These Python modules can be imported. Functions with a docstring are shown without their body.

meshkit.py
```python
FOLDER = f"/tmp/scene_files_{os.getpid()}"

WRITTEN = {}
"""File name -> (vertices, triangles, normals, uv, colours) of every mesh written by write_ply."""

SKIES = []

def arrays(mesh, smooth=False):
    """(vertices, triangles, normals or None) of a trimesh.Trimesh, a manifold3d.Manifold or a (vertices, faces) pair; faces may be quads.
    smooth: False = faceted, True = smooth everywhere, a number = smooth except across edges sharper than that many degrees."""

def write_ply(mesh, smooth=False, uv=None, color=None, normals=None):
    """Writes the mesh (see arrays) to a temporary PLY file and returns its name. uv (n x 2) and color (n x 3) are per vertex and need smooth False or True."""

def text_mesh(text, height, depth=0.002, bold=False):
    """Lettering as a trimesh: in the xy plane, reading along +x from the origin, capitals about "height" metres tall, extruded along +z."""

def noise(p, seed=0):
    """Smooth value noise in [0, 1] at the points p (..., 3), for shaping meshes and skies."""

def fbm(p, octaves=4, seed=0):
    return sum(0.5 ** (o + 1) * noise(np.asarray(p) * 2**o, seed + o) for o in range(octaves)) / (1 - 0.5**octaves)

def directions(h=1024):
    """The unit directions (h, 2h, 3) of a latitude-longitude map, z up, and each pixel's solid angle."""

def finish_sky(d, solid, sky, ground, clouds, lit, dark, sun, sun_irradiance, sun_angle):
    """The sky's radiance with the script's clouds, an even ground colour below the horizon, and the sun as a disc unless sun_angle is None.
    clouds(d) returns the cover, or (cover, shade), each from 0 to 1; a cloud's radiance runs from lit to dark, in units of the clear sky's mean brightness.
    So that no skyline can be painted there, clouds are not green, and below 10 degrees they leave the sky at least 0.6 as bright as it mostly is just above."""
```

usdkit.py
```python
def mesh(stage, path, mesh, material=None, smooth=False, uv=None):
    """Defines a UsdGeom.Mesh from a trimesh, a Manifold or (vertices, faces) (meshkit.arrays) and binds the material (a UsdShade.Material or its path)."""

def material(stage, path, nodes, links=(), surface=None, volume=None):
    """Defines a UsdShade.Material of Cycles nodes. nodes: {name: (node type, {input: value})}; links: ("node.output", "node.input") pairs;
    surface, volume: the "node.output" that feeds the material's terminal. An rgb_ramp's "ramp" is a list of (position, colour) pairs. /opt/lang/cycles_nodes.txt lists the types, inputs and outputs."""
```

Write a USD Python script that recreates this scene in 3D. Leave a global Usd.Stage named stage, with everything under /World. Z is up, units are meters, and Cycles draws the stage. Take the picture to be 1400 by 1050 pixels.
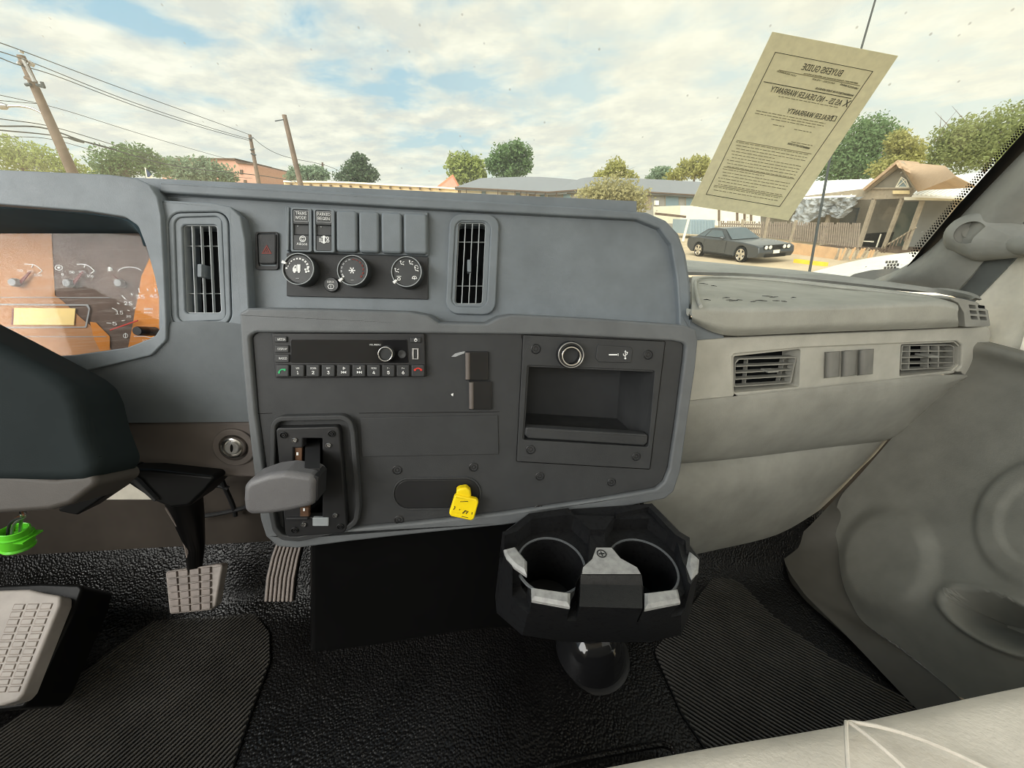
import math, random
import numpy as np, trimesh, manifold3d as m3, mapbox_earcut as earcut
import usdkit, meshkit
from shapely.geometry import Polygon, MultiPolygon, Point, LineString, box as sbox
from shapely.geometry.polygon import orient
from shapely.ops import unary_union
from scipy.interpolate import PchipInterpolator
from pxr import Usd, UsdGeom, UsdLux, UsdShade, Gf, Sdf, Vt

stage = Usd.Stage.CreateInMemory()
UsdGeom.SetStageUpAxis(stage, 'Z')
UsdGeom.SetStageMetersPerUnit(stage, 1.0)
UsdGeom.Xform.Define(stage, '/World')
rng = np.random.default_rng(7)

# ------------------------------------------------------------------ camera (a very wide phone lens, pitched down; the truck stands on a slight side slope)
F, CX, CY = 520.0, 700.0, 525.0                       # focal length in pixels of the 1400 x 1050 frame
unit = lambda v: np.asarray(v, float) / np.linalg.norm(v)
DOWN = unit([50, 1147, 520])                          # camera frame: x right, y down, z forward
TX = unit([(5100 - CX) / F, (473 - CY) / F, 1])       # the cab's own left-right axis
TZ = -unit(DOWN - DOWN.dot(TX) * TX)
TY = np.cross(TZ, TX)
CAM2TRUCK = np.stack([TX, TY, TZ])
CAM2WORLD = np.stack([np.cross(TY, -DOWN), TY, -DOWN])
T2W = CAM2WORLD @ CAM2TRUCK.T
GROUND = -2.75                                        # the camera is the origin

cam = UsdGeom.Camera.Define(stage, '/World/camera')
cam.CreateHorizontalApertureAttr(36.0)
cam.CreateVerticalApertureAttr(27.0)
cam.CreateFocalLengthAttr(F / 1400 * 36.0)
cam.CreateClippingRangeAttr((0.02, 5000.0))
cam.CreateExposureAttr(0.0)
_m = np.eye(4)
_m[:3, 0], _m[:3, 1], _m[:3, 2] = CAM2WORLD[:, 0], -CAM2WORLD[:, 1], -CAM2WORLD[:, 2]
cam.AddTransformOp().Set(Gf.Matrix4d(*_m.T.ravel().tolist()))

# ------------------------------------------------------------------ sky: pale blue with bright broken cloud, and a wide fill light added behind the truck
usdkit.material(stage, '/World/Looks/sky_clouds', {
    "tc": ("texture_coordinate", {}),
    "sep": ("separate_xyz", {}),
    "zc": ("math", {"math_type": "maximum", "value2": 0.0}),
    "za": ("math", {"math_type": "add", "value2": 0.16}),
    "dx": ("math", {"math_type": "divide"}), "dy": ("math", {"math_type": "divide"}),
    "comb": ("combine_xyz", {"z": 0.37}),
    "n1": ("noise_texture", {"scale": 2.3, "detail": 8.0, "roughness": 0.55, "distortion": 0.25}),
    "n2": ("noise_texture", {"scale": 0.9, "detail": 2.0, "roughness": 0.5}),
    "n3": ("noise_texture", {"scale": 4.5, "detail": 5.0, "roughness": 0.6}),
    "off": ("mapping", {"location": (0.06, -0.05, 3.0)}),
    "mixn": ("math", {"math_type": "multiply_add", "value2": 0.5}),
    "half": ("math", {"math_type": "multiply", "value2": 0.62}),
    "cover": ("rgb_ramp", {"ramp": [(0.465, (0, 0, 0)), (0.52, (.6, .6, .6)), (0.585, (1, 1, 1))]}),
    "shade": ("rgb_ramp", {"ramp": [(0.40, (.70, .72, .68)), (0.52, (.83, .83, .74)), (0.64, (.94, .93, .82))]}),
    "blue": ("rgb_ramp", {"ramp": [(0.0, (.80, .84, .76)), (0.12, (.52, .69, .75)), (0.35, (.34, .56, .72)), (0.8, (.22, .44, .66)), (1.0, (.18, .38, .60))]}),
    "mix": ("mix", {}),
    "glowdot": ("vector_math", {"math_type": "dot_product", "vector2": tuple(unit([.62, .55, .56]))}),
    "glowr": ("map_range", {"range_type": "smoothstep", "from_min": 0.55, "from_max": 1.0, "to_min": 0.0, "to_max": 0.55, "clamp": True}),
    "warm": ("mix", {"color2": (1.0, .97, .80)}),
    "low": ("map_range", {"from_min": 0.02, "from_max": 0.16, "to_min": 0.55, "to_max": 0.0, "clamp": True}),
    "haze": ("mix", {"color2": (.80, .83, .74)}),
    "bg": ("background_shader", {"strength": 1.2}),
}, [("tc.generated", "sep.vector"), ("sep.z", "zc.value1"), ("zc.value", "za.value1"), ("sep.x", "dx.value1"), ("za.value", "dx.value2"),
    ("sep.y", "dy.value1"), ("za.value", "dy.value2"), ("dx.value", "comb.x"), ("dy.value", "comb.y"),
    ("comb.vector", "n1.vector"), ("comb.vector", "n2.vector"), ("comb.vector", "off.vector"), ("off.vector", "n3.vector"),
    ("n2.fac", "mixn.value1"), ("n1.fac", "half.value1"), ("half.value", "mixn.value3"), ("mixn.value", "cover.fac"),
    ("n3.fac", "shade.fac"), ("sep.z", "blue.fac"), ("cover.color", "mix.fac"), ("blue.color", "mix.color1"), ("shade.color", "mix.color2"),
    ("tc.generated", "glowdot.vector1"), ("glowdot.value", "glowr.value"), ("glowr.result", "warm.fac"), ("mix.color", "warm.color1"),
    ("sep.z", "low.value"), ("low.result", "haze.fac"), ("warm.color", "haze.color1"), ("haze.color", "bg.color")], surface="bg.background")
sky = UsdLux.DomeLight.Define(stage, '/World/sky')
UsdShade.MaterialBindingAPI.Apply(sky.GetPrim()).Bind(UsdShade.Material.Get(stage, '/World/Looks/sky_clouds'))
fill_sun = UsdLux.DistantLight.Define(stage, '/World/fill_sun')
fill_sun.CreateAngleAttr(60.0)
fill_sun.CreateIntensityAttr(2.3)
fill_sun.CreateColorAttr(Gf.Vec3f(1.0, .98, .93))
_sd = unit([-.50, -.62, .60])                          # added behind the truck to brighten the cab; cloud glow lies front right
_sx = unit(np.cross([0, 0, 1], _sd)); _sy = np.cross(_sd, _sx)
_m = np.eye(4); _m[:3, 0], _m[:3, 1], _m[:3, 2] = _sx, _sy, _sd
fill_sun.AddTransformOp().Set(Gf.Matrix4d(*_m.T.ravel().tolist()))

# ------------------------------------------------------------------ helpers
def ray_t(px, py): return CAM2TRUCK @ np.array([(px - CX) / F, (py - CY) / F, 1.0])
def ray_w(px, py): return CAM2WORLD @ np.array([(px - CX) / F, (py - CY) / F, 1.0])
def P(px, py, X=None, Y=None, Z=None):
    """The cab point seen at a pixel at the given cab coordinate, in world coordinates."""
    r = ray_t(px, py)
    k = X / r[0] if X is not None else Y / r[1] if Y is not None else Z / r[2]
    return T2W @ (r * k)
def T(x, y, z): return T2W @ np.array([x, y, z], float)
def W(px, py, X=None, Y=None, Z=None):
    r = ray_w(px, py)
    k = X / r[0] if X is not None else Y / r[1] if Y is not None else Z / r[2]
    return r * k

class Plane:
    """u to the right, v up, n towards the viewer."""
    def __init__(s, o, u, v):
        s.o, s.u = np.asarray(o, float), unit(u)
        v = np.asarray(v, float); s.v = unit(v - v.dot(s.u) * s.u); s.n = np.cross(s.u, s.v)
    def uv(s, px, py, w=0.0):
        r = ray_w(px, py); k = (s.o + s.n * w).dot(s.n) / r.dot(s.n)
        d = r * k - s.o
        return np.array([d.dot(s.u), d.dot(s.v)])
    def p3(s, uv, w=0.0):
        uv = np.atleast_2d(uv)
        return s.o + uv[:, :1] * s.u + uv[:, 1:2] * s.v + np.reshape(w, (-1, 1)) * s.n
    def at(s, px, py, w=0.0): return s.p3(s.uv(px, py, w), w)[0]
    def shift(s, w): q = Plane(s.o + s.n * w, s.u, s.v); return q
    def ppm(s, px, py): return np.linalg.norm(s.uv(px + 1, py) - s.uv(px, py))    # metres per pixel

def cab_plane(pt, yaw=0.0, recline=0.0):
    a, r = math.radians(yaw), math.radians(recline)
    return Plane(T(*pt), T2W @ [math.cos(a), math.sin(a), 0], T2W @ [-math.sin(a) * math.sin(r), math.cos(a) * math.sin(r), math.cos(r)])

def poly(pts, r=0.0, rc=0.0):
    """A pixel polygon with corners rounded by r pixels (rc: hollow corners)."""
    g = Polygon(pts)
    if not g.is_valid: g = g.buffer(0)
    if r: g = g.buffer(-r, join_style=2).buffer(r, quad_segs=6)
    if rc: g = g.buffer(rc, quad_segs=6).buffer(-rc, quad_segs=6)
    return g
def rect(x0, y0, x1, y1, r=0.0): return poly([(x0, y0), (x1, y0), (x1, y1), (x0, y1)], r)
def ell(cx, cy, rx, ry=None, n=32):
    a = np.linspace(0, 2 * np.pi, n, endpoint=False)
    return Polygon(np.stack([cx + rx * np.cos(a), cy + (ry or rx) * np.sin(a)], 1))
def densify(g, d): return g.segmentize(d)

def _rings(g, to_uv, bevel=0.0):
    """The polygon's rings in plane metres, corners opened enough for the bevel: (sets of rings, bevel that fits)."""
    ps = []
    for p in getattr(g, 'geoms', [g]):
        if p.is_empty or p.geom_type != 'Polygon': continue
        q = Polygon(*(lambda r: (r[0], r[1:]))([[to_uv(x, y) for x, y in list(k.coords)[:-1]] for k in (p.exterior, *p.interiors)]))
        ps.append(q if q.is_valid else q.buffer(0))
    if bevel:
        while True:
            op = [q.buffer(-bevel * 1.3).buffer(bevel * 1.3, quad_segs=8) for q in ps]
            if sum(q.area for q in op) > .985 * sum(q.area for q in ps) and all(q.geom_type == 'Polygon' for q in op) or bevel < 1e-5: break
            bevel *= .7
        ps = [x for q in op for x in getattr(q, 'geoms', [q])]
    out = []
    for p in ps:
      for p1 in getattr(p, 'geoms', [p]):
        if p1.is_empty: continue
        q = orient(p1.simplify(2e-6), 1.0)
        clean = []
        for k in (q.exterior, *q.interiors):
            a = np.array(k.coords)[:-1]
            keep = np.linalg.norm(a - np.roll(a, 1, 0), axis=1) > 4e-6
            if keep.sum() >= 3: clean.append(a[keep])
        if clean: out.append(clean)
    return out, bevel
def _inset(a, d):
    e = np.roll(a, -1, 0) - a; e /= np.linalg.norm(e, axis=1, keepdims=True) + 1e-12
    nrm = np.stack([-e[:, 1], e[:, 0]], 1); pn = np.roll(nrm, 1, 0)
    m = nrm + pn; k = np.maximum((m * nrm).sum(1, keepdims=True), 0.35)
    return a + m / k * d
def plate_rings(pl, sets, w0, w1, bevel=0.0, steps=3):
    if bevel:
        t = np.linspace(0, np.pi / 2, steps + 1)
        layers = [(0.0, w0, 0.0), (0.0, w1 - bevel, 0.0)] + [(bevel * (1 - math.cos(x)), w1 - bevel + bevel * math.sin(x), x) for x in t[1:]]
    else: layers = [(0.0, w0, 0.0), (0.0, w1, 0.0)]
    V, Fc, Nn, n0 = [], [], [], 0
    def push(v, nr):
        nonlocal n0
        V.append(v); Nn.append(nr); n0 += len(v); return n0 - len(v)
    for rings in sets:
        ends = np.cumsum([len(r) for r in rings]).astype(np.uint32)
        def cap(flat):
            tri = np.asarray(earcut.triangulate_float64(flat, ends)).reshape(-1, 3).astype(int)
            a, b, c = flat[tri[:, 0]], flat[tri[:, 1]], flat[tri[:, 2]]
            area = (b - a)[:, 0] * (c - a)[:, 1] - (b - a)[:, 1] * (c - a)[:, 0]
            tri[area < 0] = tri[area < 0][:, ::-1]; return tri
        top, flat = np.vstack([_inset(r, layers[-1][0]) for r in rings]), np.vstack(rings); N = len(flat)
        ct = cap(top); ra_ = lambda q, t_: abs(.5 * ((q[t_[:, 1]] - q[t_[:, 0]])[:, 0] * (q[t_[:, 2]] - q[t_[:, 0]])[:, 1] - (q[t_[:, 1]] - q[t_[:, 0]])[:, 1] * (q[t_[:, 2]] - q[t_[:, 0]])[:, 0])).sum()
        want = abs(sum(.5 * (r[:, 0] * np.roll(r[:, 1], -1) - np.roll(r[:, 0], -1) * r[:, 1]).sum() for r in (_inset(r, layers[-1][0]) for r in rings)))
        if abs(ra_(top, ct) - want) > .004 * want: ct = cap(flat)
        s0 = push(pl.p3(top, w1), np.tile(pl.n, (N, 1))); Fc.append(ct + s0)
        s0 = push(pl.p3(flat, w0), np.tile(-pl.n, (N, 1))); Fc.append(cap(flat)[:, ::-1] + s0)
        for r in rings:
            e = np.roll(r, -1, 0) - r; e /= np.linalg.norm(e, axis=1, keepdims=True) + 1e-12
            o = np.stack([e[:, 1], -e[:, 0]], 1)                       # outward normal of each edge
            m = o + np.roll(o, 1, 0); m /= np.linalg.norm(m, axis=1, keepdims=True) + 1e-12
            soft = ((o * np.roll(o, 1, 0)).sum(1) > .75)[:, None]
            nb = np.where(soft, m, o); ne = np.roll(np.where(soft, m, np.roll(o, 1, 0)), -1, 0)
            K = len(r); i = np.arange(K)
            for (d0, wa, x0), (d1, wb, x1) in zip(layers[:-1], layers[1:]):
                ra, rb = pl.p3(_inset(r, d0), wa), pl.p3(_inset(r, d1), wb)
                f3 = lambda q, x: (q[:, :1] * pl.u + q[:, 1:] * pl.v) * math.cos(x) + pl.n * math.sin(x)
                s0 = push(np.vstack([ra, np.roll(ra, -1, 0), np.roll(rb, -1, 0), rb]), np.vstack([f3(nb, x0), f3(ne, x0), f3(ne, x1), f3(nb, x1)]))
                Fc += [np.stack([s0 + i, s0 + K + i, s0 + 2 * K + i], 1), np.stack([s0 + i, s0 + 2 * K + i, s0 + 3 * K + i], 1)]
    m = trimesh.Trimesh(np.vstack(V), np.vstack(Fc), process=False); m.metadata['nrm'] = np.vstack(Nn); return m
def plate(pl, g, w0, w1, bevel=0.0, steps=3):
    """A pixel polygon stood on a plane as a slab from w0 to w1, its front edge rounded."""
    if isinstance(g, list): g = poly(g)
    bevel = min(bevel, (w1 - w0) * .9); wf = w1 - bevel
    sets, bevel = _rings(g, lambda x, y: pl.uv(x, y, wf), bevel)
    return plate_rings(pl, sets, w0, w1, bevel, steps)
def plate_uv(pl, g, w0, w1, bevel=0.0, steps=3):
    sets, bevel = _rings(g, lambda x, y: np.array([x, y]), bevel)
    return plate_rings(pl, sets, w0, w1, bevel, steps)
def cat(*ms):
    if all(hasattr(m, 'metadata') and 'nrm' in m.metadata for m in ms):
        o = np.cumsum([0] + [len(m.vertices) for m in ms])
        q = trimesh.Trimesh(np.vstack([m.vertices for m in ms]), np.vstack([m.faces + k for m, k in zip(ms, o)]), process=False)
        q.metadata['nrm'] = np.vstack([m.metadata['nrm'] for m in ms]); return q
    return trimesh.util.concatenate([trimesh.Trimesh(*meshkit.arrays(m)[:2], process=False) for m in ms])
def lathe(pl, px, py, prof, n=40, w=0.0):
    """A turned piece standing on a plane: prof is (radius m, height m) from the rim at the back to the centre at the front."""
    c = pl.uv(px, py, w); a = np.linspace(0, 2 * np.pi, n, endpoint=False)
    prof = np.array(prof, float); V = []
    for r, h in prof: V.append(pl.p3(np.stack([c[0] + r * np.cos(a), c[1] + r * np.sin(a)], 1), h))
    V = np.vstack(V); Fc = []
    i = np.arange(n); j = (i + 1) % n
    for k in range(len(prof) - 1):
        lo, hi = k * n, (k + 1) * n
        Fc += [np.stack([lo + i, lo + j, hi + j], 1), np.stack([lo + i, hi + j, hi + i], 1)]
    e = len(V); V = np.vstack([V, pl.p3(c, prof[0][1]), pl.p3(c, prof[-1][1])])
    Fc += [np.stack([j, i, np.full(n, e)], 1), np.stack([(len(prof) - 1) * n + i, (len(prof) - 1) * n + j, np.full(n, e + 1)], 1)]
    return trimesh.Trimesh(V, np.vstack(Fc), process=False)
_txt = {}
def txt(pl, a, b, text, hpx, w=0.0, bold=False, t=0.0003, mirror=False):
    """Lettering whose baseline runs from pixel a to pixel b on the plane, capitals hpx pixels tall; mirror: seen from its back."""
    if (text, bold) not in _txt: _txt[(text, bold)] = meshkit.text_mesh(text, 1.0, 0.1, bold)
    m = _txt[(text, bold)]; v = np.array(m.vertices); f = np.array(m.faces)
    A, B = pl.uv(*a, w), pl.uv(*b, w)
    x0, x1 = v[:, 0].min(), v[:, 0].max()
    d = B - A; L = np.linalg.norm(d); d /= L; up = np.array([-d[1], d[0]])
    if up[1] < 0: up = -up
    h = hpx * np.linalg.norm(pl.uv(a[0], a[1] - 1, w) - A)
    s = (v[:, 0] - x0) / (x1 - x0) * L
    uv = A + s[:, None] * d + (v[:, 1] * h)[:, None] * up
    m = trimesh.Trimesh(pl.p3(uv, w + v[:, 2] / 0.1 * t), f if d[0] > 0 else f[:, ::-1], process=False)
    return m
def tube(pts, r, n=10, closed=False):
    p = np.asarray(pts, float); k = len(p); r = np.broadcast_to(np.asarray(r, float), (k,))
    t = np.gradient(p, axis=0) if not closed else np.roll(p, -1, 0) - np.roll(p, 1, 0)
    t /= np.linalg.norm(t, axis=1, keepdims=True) + 1e-12
    a = np.cross(t[0], [0, 0, 1.0]);
    if np.linalg.norm(a) < .1: a = np.cross(t[0], [1.0, 0, 0])
    A = []
    for i in range(k):
        a = a - a.dot(t[i]) * t[i]; a = a / np.linalg.norm(a); A.append(a)
    A = np.array(A); B = np.cross(t, A); ang = np.linspace(0, 2 * np.pi, n, endpoint=False)
    V = (p[:, None] + r[:, None, None] * (np.cos(ang)[None, :, None] * A[:, None] + np.sin(ang)[None, :, None] * B[:, None])).reshape(-1, 3)
    Fc = []; i = np.arange(n); j = (i + 1) % n
    for q in range(k if closed else k - 1):
        lo, hi = q * n, ((q + 1) % k) * n
        Fc += [np.stack([lo + i, lo + j, hi + j], 1), np.stack([lo + i, hi + j, hi + i], 1)]
    if not closed:
        V = np.vstack([V, p[0], p[-1]]); e = len(V)
        Fc += [np.stack([j, i, np.full(n, e - 2)], 1), np.stack([(k - 1) * n + i, (k - 1) * n + j, np.full(n, e - 1)], 1)]
    m = trimesh.Trimesh(V, np.vstack(Fc), process=False)
    if m.volume < 0: m.invert()
    return m
def spline(pts, n=24):
    p = np.asarray(pts, float); s = np.r_[0, np.cumsum(np.linalg.norm(np.diff(p, axis=0), axis=1))]
    from scipy.interpolate import CubicSpline
    return CubicSpline(s, p)(np.linspace(0, s[-1], n))
def patch(rows, nr=24, nc=24, thick=0.012, relief=None, toward=None):
    """A smooth skin through a grid of points, thickened away from the camera."""
    g = np.array(rows, float); R, C = g.shape[:2]
    g = PchipInterpolator(np.linspace(0, 1, R), g, axis=0)(np.linspace(0, 1, nr)) if R > 2 else g[0] + (g[1] - g[0]) * np.linspace(0, 1, nr)[:, None, None]
    g = np.asarray(g)
    g = PchipInterpolator(np.linspace(0, 1, C), g, axis=1)(np.linspace(0, 1, nc)) if C > 2 else g[:, :1] + (g[:, 1:] - g[:, :1]) * np.linspace(0, 1, nc)[None, :, None]
    nrm = np.cross(np.gradient(g, axis=1), np.gradient(g, axis=0)); nrm /= np.linalg.norm(nrm, axis=2, keepdims=True) + 1e-12
    ref = -g if toward is None else np.broadcast_to(np.asarray(toward, float), g.shape)
    if (nrm * ref).sum(2).mean() < 0: nrm = -nrm
    if relief is not None:
        u, v = np.meshgrid(np.linspace(0, 1, nc), np.linspace(0, 1, nr))
        g = g + nrm * relief(u, v)[..., None]
    V = np.vstack([g.reshape(-1, 3), (g - nrm * thick).reshape(-1, 3)]); N = nr * nc
    idx = np.arange(N).reshape(nr, nc)
    q = np.stack([idx[:-1, :-1], idx[:-1, 1:], idx[1:, 1:], idx[1:, :-1]], -1).reshape(-1, 4)
    edge = np.r_[idx[0, :], idx[1:, -1], idx[-1, -2::-1], idx[-2:0:-1, 0]]; e2 = np.roll(edge, -1)
    side = np.stack([edge, e2, e2 + N, edge + N], 1)
    fs = np.vstack([q, q[:, ::-1] + N, side[:, ::-1]])
    m = trimesh.Trimesh(V, np.vstack([fs[:, [0, 1, 2]], fs[:, [0, 2, 3]]]), process=False)
    if m.volume < 0: m.invert()
    return m
def hull(spheres, n=24):
    m = m3.Manifold.batch_hull([m3.Manifold.sphere(r, n).translate(tuple(map(float, c))) for c, r in spheres])
    return m
def tri(m): return trimesh.Trimesh(*meshkit.arrays(m)[:2], process=False)
def chull(pts): return trimesh.convex.convex_hull(np.asarray(pts, float))
def obox(c, u, v, n, su, sv, sn):
    """A box by its centre, three axes and full sizes."""
    m = trimesh.creation.box([su, sv, sn]); M = np.eye(4); M[:3, 0], M[:3, 1], M[:3, 2], M[:3, 3] = u, v, n, c
    m.apply_transform(M)
    if m.volume < 0: m.invert()
    return m

LOOKS = '/World/Looks/'
def mat(name, color, rough=0.6, spec=0.5, metal=0.0, grain=0.0, gscale=700.0, gdist=0.0006, var=0.12, vscale=18.0, voro=0.0, vor_scale=150.0, vor_dist=0.003, rvar=0.0, **kw):
    c = np.array(color, float)
    nodes = {"g": ("geometry", {}), "n": ("noise_texture", {"scale": vscale, "detail": 4.0, "roughness": 0.6}),
             "r": ("rgb_ramp", {"ramp": [(0.3, tuple(c * (1 - var))), (0.7, tuple(np.minimum(c * (1 + var), 1)))]}),
             "p": ("principled_bsdf", {"roughness": rough, "specular_ior_level": spec, "metallic": metal, **kw})}
    links = [("g.position", "n.vector"), ("n.fac", "r.fac"), ("r.color", "p.base_color")]
    if rvar:
        nodes["rr"] = ("map_range", {"from_min": 0.3, "from_max": 0.7, "to_min": max(rough - rvar, .03), "to_max": min(rough + rvar, 1.0), "clamp": True})
        nodes["rn"] = ("noise_texture", {"scale": vscale * 2.3, "detail": 5.0, "roughness": 0.65})
        links += [("g.position", "rn.vector"), ("rn.fac", "rr.value"), ("rr.result", "p.roughness")]
    last = None
    if grain:
        nodes["gn"] = ("noise_texture", {"scale": gscale, "detail": 2.0, "roughness": 0.55})
        nodes["b"] = ("bump", {"strength": grain, "distance": gdist})
        links += [("g.position", "gn.vector"), ("gn.fac", "b.height")]; last = "b.normal"
    if voro:
        nodes["v"] = ("voronoi_texture", {"scale": vor_scale, "feature": "smooth_f1", "smoothness": 0.6})
        nodes["vb"] = ("bump", {"strength": voro, "distance": vor_dist, "invert": True})
        links += [("g.position", "v.vector"), ("v.distance", "vb.height")]
        if last: links.append((last, "vb.normal"))
        last = "vb.normal"
    if last: links.append((last, "p.normal"))
    usdkit.material(stage, LOOKS + name, nodes, links, surface="p.BSDF")
    return LOOKS + name

_names = {}
def numbered(parent, name):
    k = _names.get((parent, name), 0); _names[(parent, name)] = k + 1
    return name if k == 0 else f'{name}_{k:03d}'
def _tag(prim, **kw):
    for k, v in kw.items():
        if v: prim.SetCustomDataByKey(k, v)
def parts_of(mesh, smooth):
    if hasattr(mesh, 'metadata') and 'nrm' in mesh.metadata: return np.array(mesh.vertices), np.array(mesh.faces), mesh.metadata['nrm']
    return meshkit.arrays(mesh, smooth)
class Thing:
    """A top-level object: an Xform at its base with its parts below, written when done() is called."""
    def __init__(s, name, label, cat, group=None, kind=None):
        s.path = '/World/' + numbered('/World', name); s.kw = dict(label=label, category=cat, group=group, kind=kind); s.items = []; s.cut = {}
    def add(s, name, mesh, material, parent=None, smooth=35, **kw):
        v, f, nr = parts_of(mesh, smooth)
        par = parent or s.path
        p = par + '/' + numbered(par, name)
        s.items.append((p, v, f, nr, material, kw)); return p
    def done(s):
        allv = np.vstack([i[1] for i in s.items]); lo, hi = allv.min(0), allv.max(0)
        base = np.array([(lo[0] + hi[0]) / 2, (lo[1] + hi[1]) / 2, lo[2]])
        x = UsdGeom.Xform.Define(stage, s.path); x.AddTranslateOp().Set(Gf.Vec3d(*map(float, base)))
        _tag(x.GetPrim(), **s.kw)
        for p, v, f, nr, m, kw in s.items: _mesh(p, v - base, f, nr, m, kw)
        return x
def _mesh(p, v, f, nr, material, kw):
    m = UsdGeom.Mesh.Define(stage, p)
    m.CreatePointsAttr(Vt.Vec3fArray.FromNumpy(np.ascontiguousarray(v, np.float32)))
    m.CreateFaceVertexCountsAttr(Vt.IntArray.FromNumpy(np.full(len(f), 3, np.int32)))
    m.CreateFaceVertexIndicesAttr(Vt.IntArray.FromNumpy(np.ascontiguousarray(f, np.int32).ravel()))
    m.CreateSubdivisionSchemeAttr("none")
    if nr is not None:
        m.CreateNormalsAttr(Vt.Vec3fArray.FromNumpy(np.ascontiguousarray(nr, np.float32))); m.SetNormalsInterpolation("vertex")
    UsdShade.MaterialBindingAPI.Apply(m.GetPrim()).Bind(UsdShade.Material.Get(stage, material))
    _tag(m.GetPrim(), **kw)
def single(name, mesh, material, label=None, cat=None, group=None, kind=None, smooth=35):
    """A thing (or a piece of the setting) that is one mesh."""
    v, f, nr = parts_of(mesh, smooth); p = '/World/' + numbered('/World', name)
    lo, hi = v.min(0), v.max(0); base = np.array([(lo[0] + hi[0]) / 2, (lo[1] + hi[1]) / 2, lo[2]])
    _mesh(p, v - base, f, nr, material, dict(label=label, category=cat, group=group, kind=kind))
    UsdGeom.Xformable(stage.GetPrimAtPath(p)).AddTranslateOp().Set(Gf.Vec3d(*map(float, base)))
    return p

# ------------------------------------------------------------------ materials
def srgb(r, g, b, k=1.0):
    c = np.array([r, g, b], float) / 255
    return tuple(np.where(c < .04045, c / 12.92, ((c + .055) / 1.055) ** 2.4) * k)
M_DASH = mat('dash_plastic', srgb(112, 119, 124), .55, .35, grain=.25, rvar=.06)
M_DASH_SHADE = mat('dash_plastic_shaded', srgb(90, 95, 98), .6, .25, grain=.25)  # same dash plastic, darkened for shade where the face curves under
M_CONS = mat('console_plastic', srgb(58, 59, 60), .55, .25, grain=.25, rvar=.06)
M_RIM = mat('console_rim_plastic', srgb(98, 101, 103), .5, .35, grain=.25, rvar=.06)
M_DARK = mat('black_plastic', srgb(34, 34, 35), .45, .4, grain=.15)
M_BLK = mat('deep_black_plastic', srgb(10, 10, 10), .4, .2, grain=.1)
M_VOID = mat('duct_black', srgb(20, 22, 23), .8, .1)
M_SLAT = mat('vent_slat_plastic', srgb(150, 155, 157), .45, .4)
M_KNEE = mat('knee_panel_plastic', srgb(104, 97, 93), .6, .3, grain=.2)
M_PAD = mat('grey_pad_vinyl', srgb(158, 158, 150), .6, .35, grain=.5, gscale=420, gdist=.0008)
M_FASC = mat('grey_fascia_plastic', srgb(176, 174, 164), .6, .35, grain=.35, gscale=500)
M_FASC_SHADE = mat('grey_fascia_shaded', srgb(146, 145, 137), .65, .25, grain=.35, gscale=500)  # same fascia plastic, darkened for the shade on down-facing parts
M_DOOR = mat('door_plastic', srgb(124, 123, 115), .6, .35, grain=.35, gscale=450)
M_PILL = mat('pillar_plastic', srgb(142, 142, 136), .65, .3, grain=.3, gscale=500)
M_CREAML = mat('cream_door_frame', srgb(242, 237, 222), .65, .3, grain=.2, gscale=500)
M_HEAD = mat('headliner_grey', srgb(206, 207, 206), .8, .1)
M_CREAM = mat('gap_light_cream', srgb(214, 208, 192), .65, .3, grain=.2, gscale=500)
M_SEAT = mat('seat_vinyl', srgb(220, 213, 202), .5, .4, grain=.5, gscale=260, gdist=.0012)
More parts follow.
